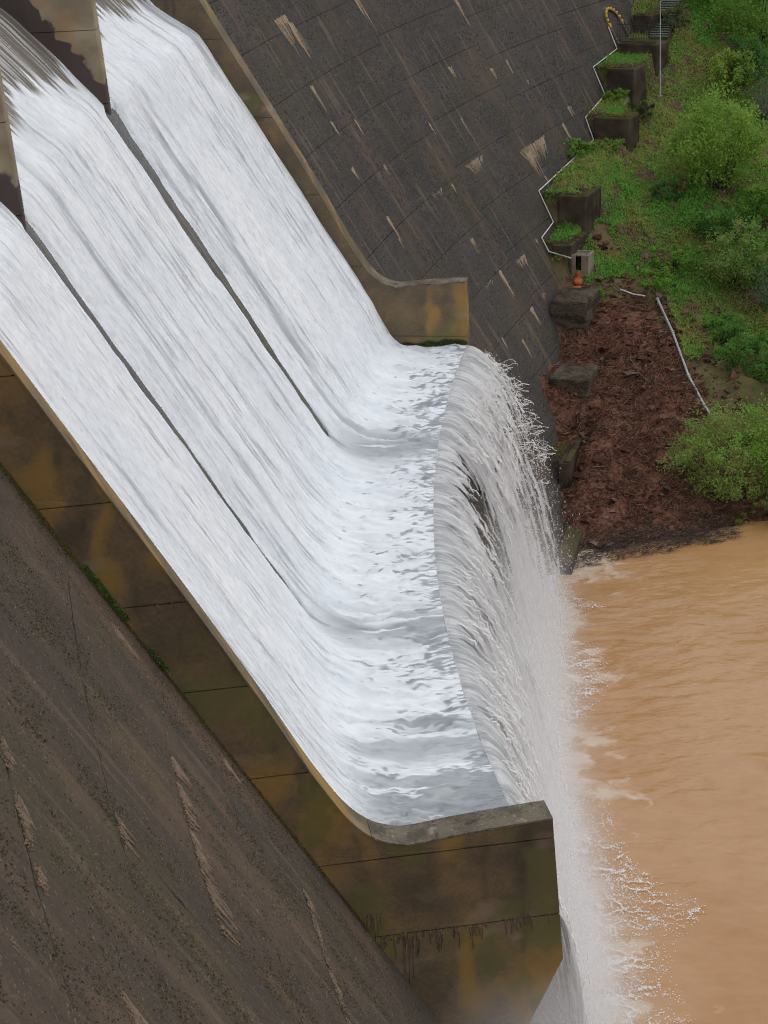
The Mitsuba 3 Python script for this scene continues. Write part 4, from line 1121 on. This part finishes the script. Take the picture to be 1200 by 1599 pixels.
p0 = np.stack([bx, by, bz - 0.03], -1)
p2 = p0 + np.column_stack([lean * bl[:, None], bl])
az = r.random(nb) * 6.283
wv_ = np.stack([np.cos(az), np.sin(az), 0 * az], -1) * 0.035
p1 = (p0 + p2) / 2 + np.column_stack([-lean * bl[:, None] * 0.15, 0.1 * bl])
vb = np.stack([p0 - wv_, p0 + wv_, p1 - wv_ * 0.8, p1 + wv_ * 0.8, p2], 1).reshape(-1, 3)
kb = 5 * np.arange(nb)[:, None]
fb = np.concatenate([kb + np.array([t_]) for t_ in ((0, 1, 3), (0, 3, 2), (2, 3, 4))], 0)
cb = np.repeat(np.clip(tint[k] * 2.05 * (0.7 + 0.7 * r.random((nb, 1))), 0, 0.6), 5, 0)
f = np.vstack([f, fb + len(v)]); v = np.vstack([v, vb]); col = np.vstack([col, cb])
put('grass', (v, f), 'm_leaf', color=col, kind='stuff', label='bright green grass and weeds covering the bank', cat='grass')

# moss and grass on the block tops
ms, cols = [], []
for (s0_, s1_, a0_, a1_, z_) in ((-3.6, -1.2, 81.5, 86, 14.33), (-5.0, -1.2, 86.1, 90, 17.48), (-7.0, -2.9, 102.8, 105.2, 20.98), (-8.8, -5.2, 109.7, 112.4, 24.28), (-10, -8.4, 121.3, 124.6, 27.53), (2.2, 3.7, 55.8, 60, 4.12)):
    m_ = int(420 * (s1_ - s0_) * (a1_ - a0_) * 0.45)
    s = s0_ + (s1_ - s0_) * r.random(m_); a = a0_ + (a1_ - a0_) * r.random(m_)
    c = P(s, a, z_ + 0.10 * r.random(m_))
    g = meshkit.fbm(c * 0.9, 3, 61) > 0.36
    c = c[g]
    k = np.clip((meshkit.fbm(c * 0.6, 3, 62) - 0.4) / 0.2, 0, 1)[:, None]
    tn = np.array([[0.125, 0.125, 0.030]]) * k + np.array([[0.095, 0.080, 0.040]]) * (1 - k)
    v, f, col = leaves(c, 0.16, r, tn, 0.3, 0.6, 0.5)
    ms.append((v, f)); cols.append(col)
put('moss', cat_meshes(ms), 'm_leaf', color=np.vstack(cols), kind='stuff', label='yellow green moss and short grass on the block tops', cat='moss')

# ------------------------------------------------------------------ red earth slope: litter of sticks, reeds and stones
r = np.random.default_rng(1234)
n = 52000
x = 12.2 + 14.5 * r.random(n); y = 139 + 38 * r.random(n)
q = y - 0.34 * (x - 12.6)
ok = ((q < 168 + 5 * (meshkit.fbm(np.stack([x, y, 0 * x], -1) * 0.3, 3, 3) - 0.5)) | ((x < 21.5) & (r.random(n) < 0.4))) & (q > 139.6) & (x < 23.9 + 0.13 * (171 - y) + 0.3)
rr = R0 - np.hypot(CX - x, y - CY)
zg = bank_z(x, y)
ok &= rr > face_s(zg) + 0.15
ok &= r.random(n) < 0.10 + 1.0 * np.clip((meshkit.fbm(np.stack([x, y, 0 * x], -1) * 0.8, 3, 41) - 0.42) * 6, 0, 1)
x, y, zg = x[ok], y[ok], zg[ok]
n = len(x)
ang = r.normal(size=n) * 0.9 + 0.6 + 2.0 * (meshkit.fbm(np.stack([x, y, 0 * x], -1) * 0.4, 2, 5) - 0.5)
L = 0.18 + 0.75 * r.random(n) ** 2.5
dirx = np.stack([np.cos(ang), np.sin(ang), 0.25 * r.normal(size=n)], -1)
p0 = np.stack([x, y, zg + 0.02 + 0.10 * r.random(n)], -1)
p1 = p0 + dirx * L[:, None]; p1[:, 2] = np.maximum(p1[:, 2], bank_z(p1[:, 0], p1[:, 1]) + 0.02) + 0.06 * r.random(n)
wd = 0.012 + 0.022 * r.random(n) ** 2
sd = np.cross(dirx, [0, 0, 1.0]); sd /= np.linalg.norm(sd, axis=1, keepdims=True)
upv = np.array([0, 0, 1.0])
tri = []
for ang_ in (0, 2.1, 4.2):
    o = (sd * math.cos(ang_) + upv * math.sin(ang_)) * wd[:, None]
    tri += [p0 + o, p1 + o * 0.6]
v = np.stack(tri, 1).reshape(-1, 3)
k = 6 * np.arange(n)[:, None]
f = np.concatenate([k + np.array([t_]) for t_ in ((0, 1, 3), (0, 3, 2), (2, 3, 5), (2, 5, 4), (4, 5, 1), (4, 1, 0))], 0)
pal = np.array([[0.150, 0.075, 0.052], [0.215, 0.115, 0.075], [0.060, 0.034, 0.026], [0.235, 0.155, 0.100], [0.14, 0.055, 0.030], [0.045, 0.030, 0.024]])
col = pal[r.integers(0, 6, n)] * (0.7 + 0.6 * r.random((n, 1)))
put('litter', (v, f), 'm_vc', color=np.repeat(col, 6, 0), kind='stuff', label='red brown litter of sticks and dead reeds washed onto the slope', cat='litter')

# wet twigs stranded along the water line
n = 2600
x = 12.8 + 12.5 * r.random(n); q = 139.2 + 1.5 * r.normal(size=n) * (0.5 + meshkit.noise(np.stack([x * 0.5, 0 * x, 0 * x], -1), 12))
y = q + 0.34 * (x - 12.6)
ok = (q < 141.5) & (q > 137.2)
x, y = x[ok], y[ok]; n = len(x)
ang = 0.25 + 0.7 * r.normal(size=n)
L = 0.25 + 0.9 * r.random(n) ** 2
dirx = np.stack([np.cos(ang), np.sin(ang), 0 * ang], -1)
p0 = np.stack([x, y, np.maximum(bank_z(x, y), 0.0) + 0.02 + 0.10 * r.random(n)], -1)
p1 = p0 + dirx * L[:, None]; p1[:, 2] = np.maximum(bank_z(p1[:, 0], p1[:, 1]), 0.0) + 0.03 + 0.22 * r.random(n)
pm = (p0 + p1) / 2 + r.normal(size=(n, 3)) * np.array([0.05, 0.05, 0.02])
wd = 0.010 + 0.018 * r.random(n) ** 2
sd = np.cross(dirx, [0, 0, 1.0])
tri = []
for pt, sc in ((p0, 1.0), (pm, 0.8), (p1, 0.3)):
    for ang_ in (0, 2.1, 4.2):
        tri.append(pt + (sd * math.cos(ang_) + np.array([[0, 0, 1.0]]) * math.sin(ang_)) * (wd * sc)[:, None])
v = np.stack(tri, 1).reshape(-1, 3)
k = 9 * np.arange(n)[:, None]
f = np.concatenate([k + np.array([[i + a_, i + b_, i + 3 + b_]]) for i in (0, 3) for a_, b_ in ((0, 1), (1, 2), (2, 0))] + [k + np.array([[i + a_, i + 3 + b_, i + 3 + a_]]) for i in (0, 3) for a_, b_ in ((0, 1), (1, 2), (2, 0))], 0)
col = np.array([[0.075, 0.062, 0.055]]) * (0.5 + 1.1 * r.random((n, 1)))
put('driftwood', (v, f), 'm_vc', color=np.repeat(col, 9, 0), kind='stuff', label='wet grey twigs stranded along the water line below the red slope', cat='driftwood')

ms, cols = [], []
for k in range(3700):
    x, y = 12.6 + 16 * r.random(), 141 + 38 * r.random()
    if R0 - math.hypot(CX - x, y - CY) < face_s(float(bank_z(x, y))) + 0.3:
        continue
    sz = 0.07 + 0.34 * r.random() ** 5
    q_ = y - 0.34 * (x - 12.6)
    if k > 900 and (q_ > (180 if x < 21.5 else 168) or (x > 23.9 + 0.13 * (171 - y) and y < 156)):
        continue
    h = trimesh.convex.convex_hull(r.normal(size=(11, 3)) * np.array([1, 0.8, 0.55]) * sz * 0.7)
    ms.append((np.array(h.vertices) + on_bank(x, y, sz * 0.1), np.array(h.faces)))
    cols.append(np.repeat((np.array([[0.16, 0.115, 0.09]]) if k < 400 else np.array([[0.140, 0.070, 0.050]])) * (0.4 + 1.1 * r.random()), len(h.vertices), 0))
put('rubble', cat_meshes(ms), 'm_vc', color=np.vstack(cols), kind='stuff', label='clods of red earth and loose stones scattered over the slope', cat='rubble')

BR = [((17.0, 141.6), (0.9, 0.3), 2.6, 'dark dead branch lying at the waterline below the red slope'), ((19.0, 142.3), (1.0, 0.15), 2.2, 'thin dead branch reaching into the brown water'), ((15.0, 141.0), (0.8, -0.2), 2.0, 'twisted driftwood at the waterline nearest the fall'),
      ((20.8, 160.5), (0.45, -0.9), 3.4, 'long pale stick lying down the red slope'), ((21.8, 158.5), (0.5, -0.85), 2.8, 'second pale stick lying near the bank pipe'), ((16.6, 153.0), (0.9, -0.5), 2.4, 'dark root across the red slope below the grey block')]
for i, ((x, y), d, L, lab) in enumerate(BR):
    d = np.array(d) / np.hypot(*d)
    key = thing('dead_branch', lab, 'branch')
    t = np.linspace(0, 1, 9)
    wig = np.cumsum(r.normal(size=(9, 2)), 0) * 0.05 * L / 3
    xy = np.array([x, y]) + d[None] * (t[:, None] - 0.5) * L + wig
    z = np.maximum(bank_z(xy[:, 0], xy[:, 1]), 0.0) + 0.10 + 0.1 * t
    p = np.column_stack([xy, z])
    br = [tube(p, np.linspace(0.06, 0.02, 9), 6)]
    for k in (3, 5, 6):
        e = p[k] + np.array([r.normal() * 0.5, r.normal() * 0.5, 0.25 + 0.3 * r.random()])
        br.append(tube(np.array([p[k], (p[k] + e) / 2 + r.normal(size=3) * 0.05, e]), [0.028, 0.02, 0.01], 5))
    v, f = cat_meshes(br)
    tone = np.array([[0.19, 0.14, 0.10]]) if 'pale' in lab else np.array([[0.055, 0.042, 0.034]])
    put('stem', (v, f), 'm_vc', smooth=40, color=np.repeat(tone, len(v), 0), parent=key)

# ------------------------------------------------------------------ near dam face: moss clumps, grit, wall-foot plants
r = np.random.default_rng(55)
n = 235000
a = -66 + 34 * r.random(n); z = 11 + 31 * r.random(n)
ll = z / 0.863
pp = np.stack([a * 1.0, ll * 0.22, 0 * a], -1)
m1 = meshkit.fbm(pp * 0.9, 4, 31)
m2 = meshkit.fbm(np.stack([a, ll, 0 * a], -1) * 0.9, 4, 32)
ok = r.random(n) < np.clip((m1 - 0.43) * 4, 0.03, 0.8) * np.clip((m2 - 0.36) * 4, 0.06, 1)
a, z, m1 = a[ok], z[ok], m1[ok]
n = len(a)
sz = 0.007 + 0.019 * r.random(n) ** 3
k = 6
phi = np.arange(k) * 2 * math.pi / k
da = sz[:, None] * np.cos(phi)[None] * (0.6 + 0.8 * r.random((n, k)))
dl = sz[:, None] * np.sin(phi)[None] * (0.7 + 1.0 * r.random((n, k)))
zz_ = z[:, None] + dl * NS
base_ = P(face_s(zz_) + 0.004, a[:, None] + da, zz_)
hh_ = 0.012 + sz * (0.6 + 0.8 * r.random(n))
apex = P(face_s(z) + hh_ * NS, a, z + hh_ * NZ)[:, None]
v = np.concatenate([base_, apex], 1).reshape(-1, 3)
kk = 7 * np.arange(n)[:, None]
f = np.concatenate([kk + np.array([[i, (i + 1) % 6, 6]]) for i in range(6)], 0)
pal = np.array([[0.066, 0.062, 0.030], [0.088, 0.078, 0.034], [0.105, 0.074, 0.046], [0.050, 0.044, 0.036], [0.125, 0.095, 0.050]])
col = pal[r.integers(0, 5, n)] * (0.7 + 0.6 * r.random((n, 1)))
put('lichen', (v, f), 'm_vc', color=np.repeat(col, 7, 0), kind='stuff', label='small moss and lichen clumps roughening the near dam face', cat='lichen')

# moss rope and ferns along the foot of the near wall
ms, cols = [], []
zf = np.r_[19 + 19.5 * r.random(5200), 31 + 7 * r.random(3600)]
c = P(face_s(zf) + 0.02 + 0.05 * r.random(len(zf)), A_NEAR - WALL_T - 0.04 - 0.22 * np.abs(r.normal(size=len(zf))) * (0.4 + meshkit.fbm(np.stack([zf * 0.4, 0 * zf, 0 * zf], -1), 3, 8)), zf)
k = (meshkit.fbm(np.stack([zf * 0.3, 0 * zf, 0 * zf + 3], -1), 3, 9))[:, None]
tn = np.array([[0.115, 0.110, 0.028]]) * k + np.array([[0.060, 0.048, 0.026]]) * (1 - k)
v, f, col = leaves(c, 0.055, r, tn, 0.35, 0.2, 0.6)
put('wall_foot_moss', (v, f), 'm_leaf', color=col, kind='stuff', label='line of moss along the foot of the near chute wall', cat='moss')


sa_ = -4.6 + 4.6 * r.random(1500)
za_ = 18.10 + 0.045 * sa_ + 0.26 * r.random(1500) ** 1.5 * (0.5 + meshkit.noise(np.stack([sa_ * 2, 0 * sa_, 0 * sa_], -1), 3))
v, f, col = leaves(P(sa_, A_FAR - 0.05 - 0.03 * r.random(1500), za_), 0.11, r, np.array([0.055, 0.075, 0.030]), 0.3, 0.0, 0.6)
put('algae', (v, f), 'm_leaf', color=col, kind='stuff', label='green algae along the water line of the far chute wall', cat='algae')


def fern(z0, z1, n_, lab):
    key = thing('wall_plant', lab, 'plant')
    zf = z0 + (z1 - z0) * r.random(n_)
    spread = np.abs(r.normal(size=n_)) * 0.14
    c = P(face_s(zf) + 0.05 + 0.16 * r.random(n_), A_NEAR - WALL_T - 0.03 - spread, zf + 0.10 * r.random(n_))
    tn = np.where(r.random((n_, 1)) < 0.5, np.array([[0.055, 0.105, 0.022]]), np.array([[0.085, 0.130, 0.035]]))
    v, f, col = leaves(c, 0.085, r, tn, 0.3, 0.5, 0.55)
    put('leaves', (v, f), 'm_leaf', color=col, parent=key)
    st = []
    for _ in range(24):
        zz0 = z0 + (z1 - z0) * r.random()
        q0 = P(face_s(zz0) - 0.02, A_NEAR - WALL_T - 0.02, zz0)
        q1 = P(face_s(zz0) + 0.2, A_NEAR - WALL_T - 0.05 - 0.25 * r.random(), zz0 + 0.1)
        st.append(tube(np.array([q0, (q0 + q1) / 2 + [0, 0, 0.03], q1]), 0.005, 4))
    v, f = cat_meshes(st)
    put('stems', (v, f), 'm_vc', color=np.repeat(np.array([[0.06, 0.07, 0.03]]), len(v), 0), parent=key)


fern(31.0, 32.9, 620, 'small green fern cluster rooted along the foot of the near chute wall')
fern(29.1, 29.9, 160, 'tiny yellow green plant lower down at the foot of the near chute wall')
